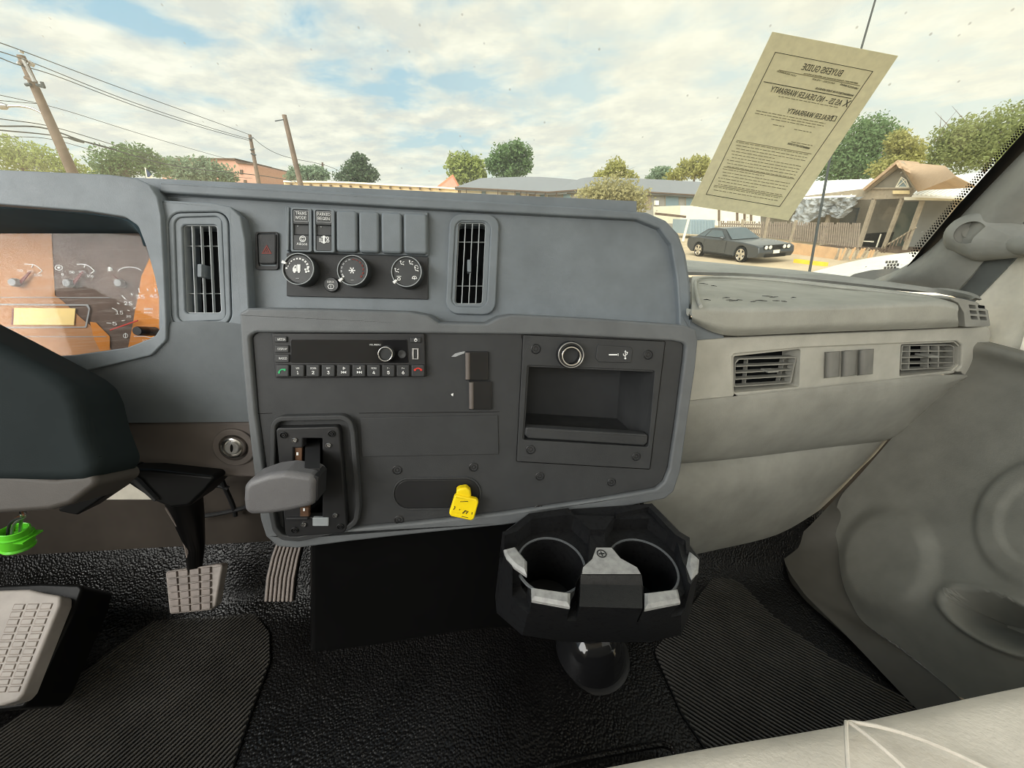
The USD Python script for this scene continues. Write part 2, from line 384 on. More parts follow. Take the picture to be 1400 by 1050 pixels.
M_RUB = mat('floor_rubber', srgb(15, 14, 14), .32, .3, voro=.8, vor_scale=290, vor_dist=.0017, rvar=.12, vscale=9, var=.3)
M_MAT = mat('ribbed_rubber', srgb(62, 60, 57), .42, .5, rvar=.12, vscale=14, var=.3)
M_FIRE = mat('firewall_liner', srgb(60, 54, 48), .8, .2, vscale=9, var=.25)
M_SHEEN = mat('painted_sheen_plastic', srgb(150, 150, 148), .38, .5, grain=.4, gscale=1200, var=.2, vscale=120)  # cup holder plastic with the bright sky sheen painted into its colour
M_CHROME = mat('bright_metal', (.75, .74, .72), .18, .5, 1.0)
M_STEEL = mat('dull_metal', (.42, .41, .4), .4, .5, 1.0)
M_WHITE = mat('white_print', (.78, .79, .78), .6, .2, var=0)
M_GREYP = mat('grey_print', (.34, .35, .36), .6, .2, var=0)
M_RED = mat('red_print', srgb(200, 60, 50), .6, .2, var=0)
M_DRED = mat('dim_red_print', srgb(120, 60, 54), .6, .2, var=0)
M_GREEN = mat('green_print', srgb(60, 170, 110), .6, .2, var=0)
M_YEL = mat('yellow_plastic', srgb(248, 214, 22), .45, .4)
M_LIME = mat('green_plastic', srgb(96, 200, 46), .4, .4)
M_PEDAL = mat('worn_pedal_rubber', srgb(150, 142, 136), .55, .4, rvar=.1, vscale=60, var=.2)
M_PEDALD = mat('pedal_rubber_block', srgb(122, 112, 106), .5, .4, vscale=60, var=.2)
M_REST = mat('pale_pedal_rubber', srgb(168, 161, 155), .55, .3, vscale=30)
M_RIBP = mat('accelerator_rubber', srgb(126, 116, 110), .5, .4, vscale=60)
M_GLOSSB = mat('gloss_black', (.012, .012, .013), .08, .5)
M_PAPER = mat('tan_card', srgb(226, 221, 186), .85, .1, var=.07, vscale=90)
M_INK = mat('grey_ink', srgb(84, 84, 74), .9, .05, var=0)
M_INKL = mat('faint_ink', srgb(140, 136, 112), .9, .05, var=0)

# planes of the dashboard, in the cab's own axes
PA = cab_plane((-.074, .53, -.106), 0, 17)             # upper centre face
PB = cab_plane((-.142, .463, -.165), 0, 12)            # console face
PP = cab_plane((.25, .50, -.20), 5, 6)               # passenger fascia
PD = PA.shift(.022)                                    # instrument hood
FLOOR_Z = -.68
PF = Plane(T(0, .3, FLOOR_Z), T2W[:, 0], T2W[:, 1])    # floor
if PF.n.dot(T2W[:, 2]) < 0: raise ValueError

def screw(th, pl, px, py, r, w, parent=None, dark=True, name='screw'):
    """A recessed hexagon-socket screw: rim, head and socket as one turned piece."""
    m = lathe(pl, px, py, [(r, w - .001), (r, w + .0006), (r * .86, w + .0012), (r * .78, w + .0004), (r * .66, w - .0022), (r * .62, w - .0022), (r * .58, w - .0004), (r * .46, w + .0004), (r * .26, w + .0004), (r * .22, w - .0016)], 20, w)
    return th.add(name, m, M_DARK if dark else M_STEEL, parent)

# ------------------------------------------------------------------ cab floor, firewall, kick panels
def floor_pt(x, y, z): return T(x, y, z)
xs = np.linspace(-1.15, .84, 60); prof = [(-.75, -.68), (-.2, -.68), (.30, -.68), (.47, -.68), (.52, -.668), (.55, -.643), (.575, -.615), (.596, -.590)]
rows = [[floor_pt(x, y, z + (.022 * math.exp(-((x - .02) / .15) ** 2) if y < .5 else 0)) for x in xs] for y, z in prof]
single('floor', patch(rows, 60, 90, .02, toward=T2W[:, 2]), M_RUB, 'black pebbled rubber floor covering of the cab', 'floor', kind='structure')
rows = [[floor_pt(x, y, z) for x in (-1.15, 0, .98)] for y, z in [(.594, -.594), (.612, -.54), (.64, -.47), (.70, -.40), (.74, -.3), (.78, -.2)]]
single('wall_front', patch(rows, 20, 8, .02, toward=-T2W[:, 1]), M_FIRE, 'dark brown firewall liner below the dashboard', 'wall', kind='structure')

def tread(name, pts, a, b, label):
    t = Thing(name, label, 'floor mat', 'ribbed rubber floor areas')
    pf = PF.shift(.0015 if 'driver' in label else .0015)
    g = Polygon([pf.uv(*q) for q in pts]).buffer(-.02).buffer(.02)
    t.add('sheet', plate_uv(PF, g, -.006, .0035, .001, 1), M_BLK)
    A, B = pf.uv(*a), pf.uv(*b); d = unit(B - A); nn = np.array([-d[1], d[0]])
    ms = []
    for k in range(-160, 160):
        c = A + nn * k * .0057
        s = Polygon([c - d * 2 - nn * .0015, c + d * 2 - nn * .0015, c + d * 2 + nn * .0015, c - d * 2 + nn * .0015])
        s = s.intersection(g.buffer(-.001))
        if not s.is_empty: ms.append(plate_uv(PF, s, .003, .0066, .0010, 2))
    t.add('rib', cat(*ms), M_MAT, kind='stuff')
    t.done()
tread('floor_mat', [(-60, 1040), (20, 985), (232, 836), (300, 822), (342, 828), (370, 866), (371, 905), (345, 975), (312, 1075), (200, 1180), (-100, 1180)], (32, 975), (238, 833), 'ribbed black rubber tread area on the driver floor in front of the brake pedal')
tread('floor_mat', [(892, 890), (940, 835), (975, 788), (1010, 796), (1060, 846), (1130, 896), (1245, 960), (1290, 1040), (1000, 1080), (930, 975)], (900, 896), (1100, 1016), 'ribbed black rubber tread area on the passenger floor beside the cup holder')

# low moulded edge on the floor near the bottom of the picture
single('trim_1', cat(tube([PF.at(*q, w=.024) for q in [(690, 1062), (800, 1036), (880, 1021), (905, 1017), (918, 1022), (924, 1034)]], .0045, 8)), M_RUB, 'moulded rubber bead across the floor by the seat front', 'trim', kind='structure')

# engine cover below the console
EC = cab_plane((0, .432, -.68), 0, 2)
t = Thing('engine_cover', 'tall black plastic engine cover under the centre console', 'cover')
t.add('front_panel', plate(EC, poly([(425, 690), (712, 690), (880, 690), (862, 842), (700, 866), (432, 901), (425, 893)], 3), -.135, 0, .012), M_BLK)
t.done()
t = Thing('gear_dome', 'small glossy black dome on the floor under the cup holder', 'cover')
c = PF.uv(806, 895)
prof = [(.060, .0), (.058, .012), (.053, .03), (.045, .048), (.032, .062), (.017, .070), (.004, .073)]
t.add('dome', lathe(PF, 806, 893, prof, 36), M_GLOSSB)
t.add('flange', lathe(PF, 806, 893, [(.066, .0), (.066, .006), (.06, .009), (.01, .009)], 36), M_DARK)
t.done()

# ------------------------------------------------------------------ dashboard body
t = Thing('dashboard', 'dark grey moulded dashboard body across the centre of the cab', 'dashboard')
OA = poly([(224, 249.7), (560, 270.5), (800, 286), (880, 293), (906, 304), (923, 322), (933, 350), (939, 388), (941, 445), (941, 453), (224, 453)], 4)
VENT_HOLES = unary_union([poly([(236, 295), (309, 293), (315, 443), (241, 445)], 6), poly([(621, 300), (673, 302), (667, 422), (615, 421)], 6)])
t.add('upper_body', plate(PA, OA.difference(VENT_HOLES), -.16, 0.0, .010), M_DASH)
inner = poly([(224, 266), (560, 286), (868, 302), (898, 314), (914, 336), (922, 385), (925, 430), (925, 480), (224, 470)], 3)
t.add('brow', plate(PA, poly([(224, 251), (560, 271), (800, 286.5), (880, 293.5), (905, 304.5), (922, 322.5), (932, 350), (938, 388), (940, 450), (920, 450), (224, 450)], 4).difference(inner), -.01, .010, .008), M_DASH)
# raised field round the driver's vent, running down to the lower edge
t.add('vent_surround', plate(PA, poly([(223, 274.5), (292, 278), (317, 283.5), (331, 297), (337, 330), (342, 420), (350, 576), (118, 576), (118, 494), (180, 488), (214, 474), (226, 450)], 3).difference(poly([(231, 291), (314, 290), (319, 446), (236, 448)], 18)), -.02, .016, .0028), M_DASH)
# windscreen shelf behind the brow
rows = [[T(x, y, z) for x in (-1.1, -.4, .1, .24)] for y, z in [(.57, .025), (.66, .0), (.80, -.02), (.98, -.04)]]
t.add('top_shelf', patch(rows, 12, 12, .02, toward=T2W[:, 2]), M_DASH)
t.done()

# ------------------------------------------------------------------ instrument hood and cluster
t = Thing('instrument_hood', 'grey hooded binnacle over the gauges on the left of the dashboard', 'dashboard')
out = poly([(-640, 214), (0, 232.5), (150, 239), (188, 244), (206, 253), (217, 270), (222, 296), (226, 370), (229, 440), (229, 465), (208, 486), (150, 500), (60, 520), (-640, 560)], 10)
opening = poly([(-600, 258), (0, 280), (120, 289), (172, 297), (190, 309), (200, 335), (212, 377), (221, 420), (223, 443), (213, 460), (175, 475), (105, 485), (0, 492), (-600, 520)], 12)
t.add('hood', plate(PD, out.difference(opening), -.13, 0, .0018, 3), M_DASH)
op2 = [(-590, 262), (-290, 277), (0, 284), (120, 293), (168, 300), (186, 312), (196, 336)]
in2 = [(-590, 316), (-290, 318), (0, 319), (120, 319), (168, 319), (190, 319), (199, 337)]
lower = [[(-600, 530, .0195), (-140, 500, .0195), (0, 493, .0195), (60, 489.5, .0195), (110, 486, .0195), (172, 477, .0195), (212, 463, .019), (226, 446, .018), (236, 440, .017)],
         [(-600, 550, .0195), (-140, 525, .0195), (0, 520, .0195), (70, 515, .0195), (130, 508, .0195), (185, 500, .019), (235, 488, .018), (290, 470, .0178), (346, 452, .0172)],
         [(-600, 590, .0195), (-140, 578, .0195), (0, 578, .0195), (80, 578, .0195), (140, 578, .0195), (200, 578, .019), (250, 577.5, .0185), (300, 577, .018), (349, 576.5, .0172)]]
t.add('lower_skirt', patch([[PA.at(x, y, w) for x, y, w in r] for r in lower], 24, 50, .006), M_DASH_SHADE)
t.add('visor_lining', patch([[PD.at(*q, w=-.010) for q in op2], [PD.at(*q, w=-.074) for q in in2]], 6, 20, .004), mat('visor_lining', srgb(58, 72, 78), .8, .1))  # dark band painted in for shade along the top of the gauge face
t.done()
t = Thing('instrument_cluster', 'brown gauge cluster with orange lens reflections painted on its face, behind a scratched lens', 'gauge cluster')
PG = PD.shift(-.078)
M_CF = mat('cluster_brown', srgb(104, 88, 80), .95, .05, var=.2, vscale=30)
M_TAN_REFL = mat('cluster_tan_reflection', srgb(182, 134, 96), .95, .05, var=.06, vscale=14)  # tan and orange reflections in the lens, painted as fields on the face
M_ORANGE_REFL = mat('cluster_orange_reflection', srgb(210, 134, 58), .95, .05, var=.06, vscale=20)
M_LCD = mat('lcd_yellow', srgb(240, 208, 122), .4, .3, var=.05, vscale=50)
face = opening.buffer(-1)
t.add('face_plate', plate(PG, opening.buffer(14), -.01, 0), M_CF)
def lay(name, pts, w, m, r=0, parent=None, **kw):
    g = (poly(pts, r) if isinstance(pts, list) else pts).intersection(opening.buffer(12))
    return t.add(name, plate(PG, g, w - .0006, w), m, parent, **kw)
lay('tan_field', [(-640, 316), (-330, 318), (70, 318), (75, 404), (86, 412), (112, 436), (140, 458), (152, 478), (160, 500), (-640, 530)], .0008, M_TAN_REFL)
lay('orange_field', [(205, 352), (193, 378), (189, 405), (185, 422), (180, 452), (174, 480), (235, 470), (235, 420), (216, 372)], .0008, M_ORANGE_REFL)
lay('orange_field', [(123, 440), (131, 441), (150, 460), (150, 484), (140, 486), (128, 462)], .0012, M_ORANGE_REFL)
lay('display_surround', poly([(-20, 415), (120, 416), (123, 422), (118, 448), (-20, 449)], 2).difference(poly([(-30, 417), (118, 418), (121, 423), (116, 446.5), (-30, 447)], 2)), .0016, M_GREYP)
lay('display', [(19, 421), (103, 421.5), (101, 444.5), (18, 444)], .002, M_LCD)
lay('display_edge', [(16.5, 422), (19.5, 422), (18.5, 444), (15, 444)], .002, M_DRED)
for y in (406, 459.5): lay('seam', [(-20, y), (150 if y < 450 else 145, y + .3), (150 if y < 450 else 145, y + 1.3), (-20, y + 1)], .0016, M_GREYP)
def stroke(pts, wpx): return LineString(pts).buffer(wpx / 2, cap_style=2)
def arc(cx, cy, r, a0, a1, n=16, ry=None): return [(cx + r * math.cos(math.radians(a)), cy - (ry or r) * math.sin(math.radians(a))) for a in np.linspace(a0, a1, n)]
for i, (hx, hy, tx, ty) in enumerate([(26.5, 387, 41, 371), (99.5, 388, 113, 371), (168.5, 388, 154, 376)]):
    nd = t.add('needle', plate(PG, poly([(hx - 2.5, hy - 1), (tx - 1.2, ty - .6), (tx + 1.2, ty + .6), (hx + 2.5, hy + 1.5)]), .004, .0052, .0004, 1), M_DRED)
    t.add('needle_hub', lathe(PG, hx, hy, [(.0055, .003), (.0055, .007), (.0045, .009), (.001, .0095)], 18), M_GREYP, nd)
for cx in (33, 104.5):
    lay('dial_mark', stroke([(cx, 361), (cx + 12, 361.5), (cx + 18, 364.5), (cx + 24, 370)], .9), .0016, M_WHITE)
    lay('dial_mark', stroke([(cx + 12, 361), (cx + 10, 366)], .9), .0016, M_WHITE)
    lay('dial_mark', stroke([(cx + 19, 374), (cx + 24, 370.5)], .9), .0016, M_WHITE)
lay('dial_mark', stroke(arc(177, 372, 16, 20, 170, 14, 7), .8), .0016, M_WHITE)
for a, b, s, h in [((95, 373.6), (102, 373.8), '50', 3.2), ((119.5, 379), (128, 379.3), '150', 3.2), ((24, 371.5), (31.5, 371.7), '50', 3.2), ((47, 377.5), (57, 377.8), '100', 3.0), ((84.5, 376.5), (87.5, 376.6), '0', 3), ((109, 373), (117, 373.3), 'UTC', 2.6), ((38, 372), (46, 372.3), 'UTC', 2.6),
                   ((154, 444.5), (160, 444.8), '5', 4.6), ((158.5, 429.5), (168.5, 430), '15', 5), ((170, 417), (181, 417.5), '25', 5), ((186.5, 408), (198, 408.5), '35', 5), ((205, 407), (216, 407.3), '45', 5),
                   ((197.5, 424), (209, 424.3), 'MPH', 3.2), ((197.5, 428.2), (208, 428.5), 'km/h', 2.2), ((173, 434), (179.5, 434.2), '20', 3.2), ((150, 371), (151.5, 371), 'E', 2.4)]:
    t.add('lettering', txt(PG, a, b, s, h, .0016), M_WHITE)
for (x0, y0, x1, y1) in [(166.5, 404, 171.5, 409), (153, 421, 159, 424), (145.5, 441.5, 152, 442), (179, 401, 181, 404), (189, 394, 190.5, 400), (201, 394.5, 202, 398), (212, 394, 212.5, 399), (174, 424, 177, 425), (166, 438.5, 171, 438), (160, 414, 163, 415.5), (182, 422, 185, 420.5)]:
    lay('dial_mark', stroke([(x0, y0), (x1, y1)], .9), .0016, M_WHITE)
t.add('speed_needle', plate(PG, poly([(150, 450.5), (188, 437.2), (188.5, 439), (150.5, 452.5)]), .004, .0052, .0004, 1), M_RED)
lay('pump_symbol', poly([(147.5, 365), (151, 365), (151, 370.5), (147.5, 370.5)]).union(stroke([(151, 366), (152.6, 367), (152.6, 370)], .6)), .0016, M_WHITE)
lay('lamp_symbol', stroke(arc(80, 366, 5, 0, 360, 20, 3.4), .8).union(rect(78.4, 364.5, 81.8, 367.4)), .0016, M_WHITE)
lay('coolant_symbol', stroke(arc(171.5, 459, 3, 0, 360, 14), .7).union(rect(171, 455, 172, 462)), .0016, M_WHITE)
lay('dial_mark', stroke([(183, 460), (196, 459.5), (206, 462), (214, 459)], .8), .0016, M_WHITE)
t.add('lettering', txt(PG, (195, 466.5), (201, 466.5), '1/2', 2.4, .0016), M_WHITE)
t.add('trip_knob', lathe(PG, 212, 453, [(.0062, .0), (.0062, .028), (.0054, .030), (.001, .030)], 24), M_DARK)
# clear lens with fine wiping scratches
usdkit.material(stage, LOOKS + 'scratched_lens', {
    "g": ("geometry", {}), "m": ("mapping", {"scale": (14, 14, 240), "rotation": (0, .25, .1)}), "n": ("noise_texture", {"scale": 1.0, "detail": 5.0, "roughness": .65, "distortion": .6}),
    "r": ("map_range", {"from_min": .5, "from_max": .8, "to_min": .02, "to_max": .11, "clamp": True}),
    "t": ("transparent_bsdf", {"color": (1, 1, 1)}), "d": ("diffuse_bsdf", {"color": (.62, .58, .54)}), "gl": ("glossy_bsdf", {"roughness": .06, "color": (1, 1, 1)}),
    "lw": ("layer_weight", {"blend": .5}), "pw": ("math", {"math_type": "power", "value2": 5.0}), "f": ("math", {"math_type": "multiply_add", "value2": .5, "value3": .006}), "m1": ("mix_closure", {}), "m2": ("mix_closure", {})},
    [("g.position", "m.vector"), ("m.vector", "n.vector"), ("n.fac", "r.value"), ("r.result", "m1.fac"), ("t.BSDF", "m1.closure1"), ("d.BSDF", "m1.closure2"),
     ("lw.facing", "pw.value1"), ("pw.value", "f.value1"), ("f.value", "m2.fac"), ("m1.closure", "m2.closure1"), ("gl.BSDF", "m2.closure2")], surface="m2.closure")
t.add('lens', plate(PD, poly([(-590, 318), (-290, 319), (188, 319), (196, 330), (203, 348), (214, 384), (223, 423), (225, 443), (215, 462), (176, 477), (105, 487), (-290, 502), (-590, 522)], 4), -.062, -.061), LOOKS + 'scratched_lens')
t.done()

# ------------------------------------------------------------------ tall vents in the upper face
def lerp(a, b, t): return (a[0] + (b[0] - a[0]) * t, a[1] + (b[1] - a[1]) * t)
def quad_at(q, u, v): return lerp(lerp(q[0], q[1], u), lerp(q[3], q[2], u), v)
def tall_vent(label, pl, bezel, ring, inner, handle, nx, w):
    t = Thing('air_vent', label, 'air vent', 'tall air vents of the centre dash')
    op = poly(inner, 5)
    t.add('bezel', plate(pl, poly(bezel, 17).difference(poly(ring, 11)), w - .02, w + .003, .003), M_DASH)
    t.add('frame', plate(pl, poly(ring, 8).difference(op), w - .03, w + .001, .0025), M_SLAT if False else M_DASH)
    t.add('duct', plate(pl, poly(ring, 8), w - .05, w - .03), M_VOID)
    t.add('inner_frame', plate(pl, op.difference(op.buffer(-1.3)), w - .012, w - .002, .0006), M_SLAT)
    for k in range(1, nx + 1):
        u = k / (nx + 1)
        a, b = quad_at(inner, u, 0.01), quad_at(inner, u, .99)
        t.add('slat', plate(pl, [(a[0] - .75, a[1]), (a[0] + .75, a[1]), (b[0] + .75, b[1]), (b[0] - .75, b[1])], w - .005, w - .0008, .0004), M_SLAT)
    for v in (.235, .775):
        a, b = quad_at(inner, .01, v), quad_at(inner, .99, v)
        t.add('crossbar', plate(pl, [(a[0], a[1] - .5), (b[0], b[1] - .5), (b[0], b[1] + .5), (a[0], a[1] + .5)], w - .009, w - .006), M_SLAT)
    x0, y0, x1, y1 = handle
    t.add('slider', plate(pl, rect(x0, y0, x1, y1, 1), w - .012, w + .006, .0015), M_DASH)
    t.done()
tall_vent('tall air vent with vertical slats beside the gauge binnacle', PA, [(232, 292.5), (313, 291), (318, 444.5), (237, 447)], [(240, 298), (305, 296), (311, 438), (245, 441)], [(250.5, 308), (298, 308), (304, 428.5), (255, 428.5)], (270.5, 361, 277, 379), 3, .012)
tall_vent('tall narrow air vent with vertical slats right of the heater controls', PA, [(615, 292), (683, 294), (677, 431), (609, 429)], [(623, 302), (671, 303.5), (665, 420), (617, 419)], [(627, 304.5), (665, 305), (660, 416), (621.5, 416)], (638.8, 355, 644.4, 372), 3, .003)

# ------------------------------------------------------------------ hazard switch, switch bank
t = Thing('hazard_switch', 'hazard warning rocker switch with a dim red triangle', 'switch')
rc = rect(349.5, 317, 381, 369, 4)
t.add('bezel', plate(PA, rc.difference(poly([(352, 319), (379, 319), (378.5, 364), (354, 364)], 3)), -.002, .003, .0012), M_CONS)
t.add('rocker', plate(PA, poly([(353, 320), (378.5, 320), (378, 361), (354.5, 361)], 3), -.002, .005, .002), M_CONS)
tr = Polygon([(364.5, 334.5), (371.5, 347), (357.5, 347)])
t.add('warning_triangle', plate(PA, tr.difference(tr.buffer(-1.5)).union(Polygon([(364.5, 339.5), (367.3, 344.6), (361.7, 344.6)]).difference(Polygon([(364.5, 341.6), (365.8, 343.8), (363.2, 343.8)]))), .005, .0054), M_DRED)
t.done()

t = Thing('switch_bank', 'row of two marked rocker switches and four blank covers', 'switch panel')
bank = [(391, 282), (585, 290), (585.8, 350), (392, 345)]
t.add('carrier', plate(PA, poly(bank, 2), -.002, .004, .001), M_DASH)
t.add('end_trim', plate(PA, poly([(391.5, 283), (397, 283.5), (396, 343), (392.5, 344)], 1.5), 0, .012, .003), M_DASH)
def cell(x0, x1, grow=0.0):
    f = lambda x, top: (282 + (x - 391) * 8 / 194 + 3.0) if top else (345 + (x - 392) * 5 / 194 - 2.0)
    return [(x0, f(x0, 1) - grow), (x1, f(x1, 1) - grow), (x1 + .5, f(x1, 0) + grow), (x0 + .5, f(x0, 0) + grow)]
M_SWF = mat('switch_face', srgb(58, 60, 61), .45, .4)
for k, (x0, x1) in enumerate([(398, 426.5), (429, 457.5)]):
    sw = t.add('switch_frame', plate(PA, poly(cell(x0, x1, 1), 2.5).difference(poly(cell(x0 + 3, x1 - 4, -1), 2)), 0, .012, .002), M_DASH)
    q = cell(x0 + 3, x1 - 4, -1); m1, m2 = .36, .62
    for a, b, h in ((0, m1, .012), (m1, m2, .009), (m2, 1, .011)):
        t.add('rocker_face', plate(PA, poly([lerp(q[0], q[3], a), lerp(q[1], q[2], a), lerp(q[1], q[2], b), lerp(q[0], q[3], b)], .8), 0, h, .001), M_SWF, sw)
    cx = (x0 + x1) / 2 - .5
    bx = poly([(x0 + 3.6, q[0][1] + 1), (x1 - 4.6, q[1][1] + 1), (x1 - 4.6, q[1][1] + 16), (x0 + 3.8, q[0][1] + 16)], 1)
    t.add('label_border', plate(PA, bx.difference(bx.buffer(-.6)), .0118, .0123), M_GREYP, sw)
    l1, l2 = (('TRANS', 'MODE'), ('PARKED', 'REGEN'))[k]
    for j, s in enumerate((l1, l2)):
        wd = {'TRANS': 15, 'MODE': 14, 'PARKED': 17.5, 'REGEN': 16}[s]
        y = q[0][1] + 7 + 6 * j
        t.add('lettering', txt(PA, (cx - wd / 2, y), (cx + wd / 2, y + .6), s, 4.2, .0122), M_WHITE, sw)
    t.add('indicator', lathe(PA, cx, 312 + k, [(.0008, .009), (.0008, .0096), (.0003, .0098)], 10), M_GREYP, sw)
    if k == 0:
        t.add('symbol', plate(PA, ell(cx + 2, 326.5, 4.4).difference(ell(cx + 2, 326.5, 3.4)).union(stroke(arc(cx + 2, 326.5, 2.0, 20, 160), .9)).union(stroke(arc(cx + 2, 326.5, 2.0, 200, 340), .9)), .011, .0115), M_WHITE, sw)
        t.add('lettering', txt(PA, (cx - 6, 335), (cx + 8.5, 335.4), 'Allison', 3.4, .0113), M_WHITE, sw)
    else:
        g = unary_union([rect(cx - 1.4, 322, cx + 1.4, 333), rect(cx - 3.5, 323.5, cx + 3.5, 324.6), rect(cx - 3.5, 330.5, cx + 3.5, 331.6), *[rect(cx - 6.5, 325.5 + i * 2, cx - 2.5, 326.3 + i * 2) for i in range(3)], ell(cx + 5, 325.5, 2).difference(ell(cx + 5, 325.5, 1.1)), ell(cx + 5.5, 329.5, 2).difference(ell(cx + 5.5, 329.5, 1.1))])
        t.add('symbol', plate(PA, g, .011, .0115), M_WHITE, sw)
for x0, x1 in [(460, 489), (491, 518.5), (521.5, 549.5), (552, 584)]:
    t.add('blank_cover', plate(PA, poly(cell(x0, x1, 0), 2), 0, .011, .0035), M_DASH)
t.done()

# ------------------------------------------------------------------ heater controls
t = Thing('heater_control_panel', 'dark heater control panel with three round dials', 'control panel')
t.add('panel', plate(PA, poly([(392, 346), (585.5, 351), (585.5, 409.5), (392, 405)], 1.5), -.002, .003, .001), M_CONS)
M_KNOB = mat('knob_black', srgb(46, 48, 49), .4, .45)
def dial(cx, cy, rpx, tab):
    w = .021; m = PA.ppm(cx, cy); r = rpx * m
    k = t.add('dial', lathe(PA, cx, cy, [(r * 1.02, .002), (r * .99, w - .004), (r * .95, w - .001), (r * .92, w), (r * .88, w - .0004), (r * .86, w - .0022), (r * .3, w - .0022)], 44, w), M_KNOB)
    pl = PA
    t.add('rim', plate(pl, ell(cx, cy, rpx, n=40).difference(ell(cx, cy, rpx - 1.3, n=40)), w - .001, w + .0006, .0004, 2), M_SLAT, k)
    tx, ty = tab; d = unit([tx - cx, ty - cy]); pp = np.array([-d[1], d[0]])
    a = np.array([cx, cy]) + d * (rpx - 3.5); b = np.array([cx, cy]) + d * (rpx + 2.6)
    t.add('pointer', plate(pl, poly([tuple(a + pp * 1.4), tuple(b + pp * 2.2), tuple(b - pp * 2.2), tuple(a - pp * 1.4)], .6), w - .006, w + .0014, .0006, 2), M_WHITE, k)
    return k, w - .0022
k, w = dial(407.5, 367.5, 21.8, (386.5, 358))
for i, a in enumerate(np.linspace(165, 10, 10)):
    t.add('scale_mark', plate(PA, stroke(arc(407.5, 367.5, 14, a + 5, a - 5, 4), .8 + i * .28), w, w + .0006), M_WHITE, k)
t.add('fan_symbol', plate(PA, unary_union([ell(419.6 + 2.4 * math.cos(x), 369.5 + 2.4 * math.sin(x), 1.5, n=12) for x in (0.5, 2.07, 3.64, 5.2)]), w, w + .0006), M_WHITE, k)
t.add('symbol', plate(PA, unary_union([poly([(400, 371), (400, 367), (402.5, 362.5), (405.5, 362.5), (405.5, 371)], .3).difference(poly([(402, 366.5), (403.4, 364), (404.6, 364), (404.6, 366.5)])), rect(406.3, 361.5, 410.5, 371), ell(402.5, 371.6, 1.5, n=12), ell(408.5, 371.6, 1.5, n=12)]), w, w + .0006), M_WHITE, k)
t.add('scale_mark', plate(PA, ell(391.5, 366.5, 1.4, n=12), w, w + .0006), M_WHITE, k)
t.add('scale_mark', plate(PA, rect(404.5, 380.2, 409, 381), w, w + .0006), M_GREYP, k)
k, w = dial(481.7, 369.5, 21, (465, 383))
for i, a in enumerate(np.linspace(205, -35, 13)):
    if 70 < a < 110 and False: continue
    t.add('scale_mark', plate(PA, stroke(arc(481.7, 369.5, 15, a + 6, a - 6, 4), 1.2 + abs(i - 6) * .22), w, w + .0006), M_GREYP if i < 6 else M_DRED, k)
t.add('scale_mark', plate(PA, stroke(arc(481.7, 369.5, 15, 218, 200, 5), 2.4), w, w + .0006), M_WHITE, k)
t.add('symbol', plate(PA, unary_union([stroke([(481.2 + 4.2 * math.cos(x), 369.7 + 4.2 * math.sin(x)), (481.2 - 4.2 * math.cos(x), 369.7 - 4.2 * math.sin(x))], 1.1) for x in (0, 1.047, 2.094)] + [ell(481.2 + 3.6 * math.cos(x), 369.7 + 3.6 * math.sin(x), 1.0, n=8) for x in np.arange(6) * 1.047]), w, w + .0006), M_WHITE, k)
t.add('scale_mark', plate(PA, rect(479.5, 382.5, 483.5, 383.3), w, w + .0006), M_GREYP, k)
k, w = dial(555.7, 371.3, 21, (538, 386.5))
for a, kind in ((222, 0), (172, 1), (118, 1), (65, 1), (15, 2), (-38, 3)):
    x, y = 555.7 + 13.8 * math.cos(math.radians(a)), 371.3 - 13.8 * math.sin(math.radians(a))
    if kind == 3: g = stroke(arc(x, y + 1, 3.2, 0, 180), .9).union(stroke([(x - 3.2, y + 1), (x + 3.2, y + 1)], .9)).union(rect(x - .5, y - 1, x + .5, y + 2.4))
    elif kind == 0: g = rect(x - 3, y - 3.2, x + 3, y - 2.3).union(ell(x, y + .8, 2.3).difference(ell(x, y + .8, 1.3)))
    else:
        g = unary_union([ell(x - 1.6, y - 2, 1.1, n=10), stroke([(x - 1.8, y - .6), (x - .6, y + 2), (x + 2.4, y + 2), (x + 2.8, y + 3.4)], .9), stroke([(x + 3.4, y - 1.6), (x + .8, y - .4)], .8)])
        if kind == 2: g = g.union(stroke(arc(x, y - 2.6, 2.4, 10, 170), .7))
    t.add('symbol', plate(PA, g, w, w + .0006), M_WHITE, k)
b = t.add('defrost_button', lathe(PA, 452.5, 389, [(.0096, .002), (.0096, .006), (.0088, .0075), (.0075, .0072), (.001, .0072)], 30, .007), M_KNOB)
t.add('lettering', txt(PA, (447.3, 386.8), (457, 387), 'MAX', 3.2, .0072), M_WHITE, b)
t.add('symbol', plate(PA, stroke(arc(452.3, 393, 4.4, 15, 165), .8).union(stroke([(448.3, 391.4), (449.6, 394.6), (455, 394.6), (456.4, 391.4)], .8)).union(rect(451.9, 390, 452.7, 393.5)), .0072, .0077), M_WHITE, b)
t.add('scale_mark', plate(PA, rect(450.5, 396, 454.5, 396.7), .0072, .0077), M_GREYP, b)
t.done()

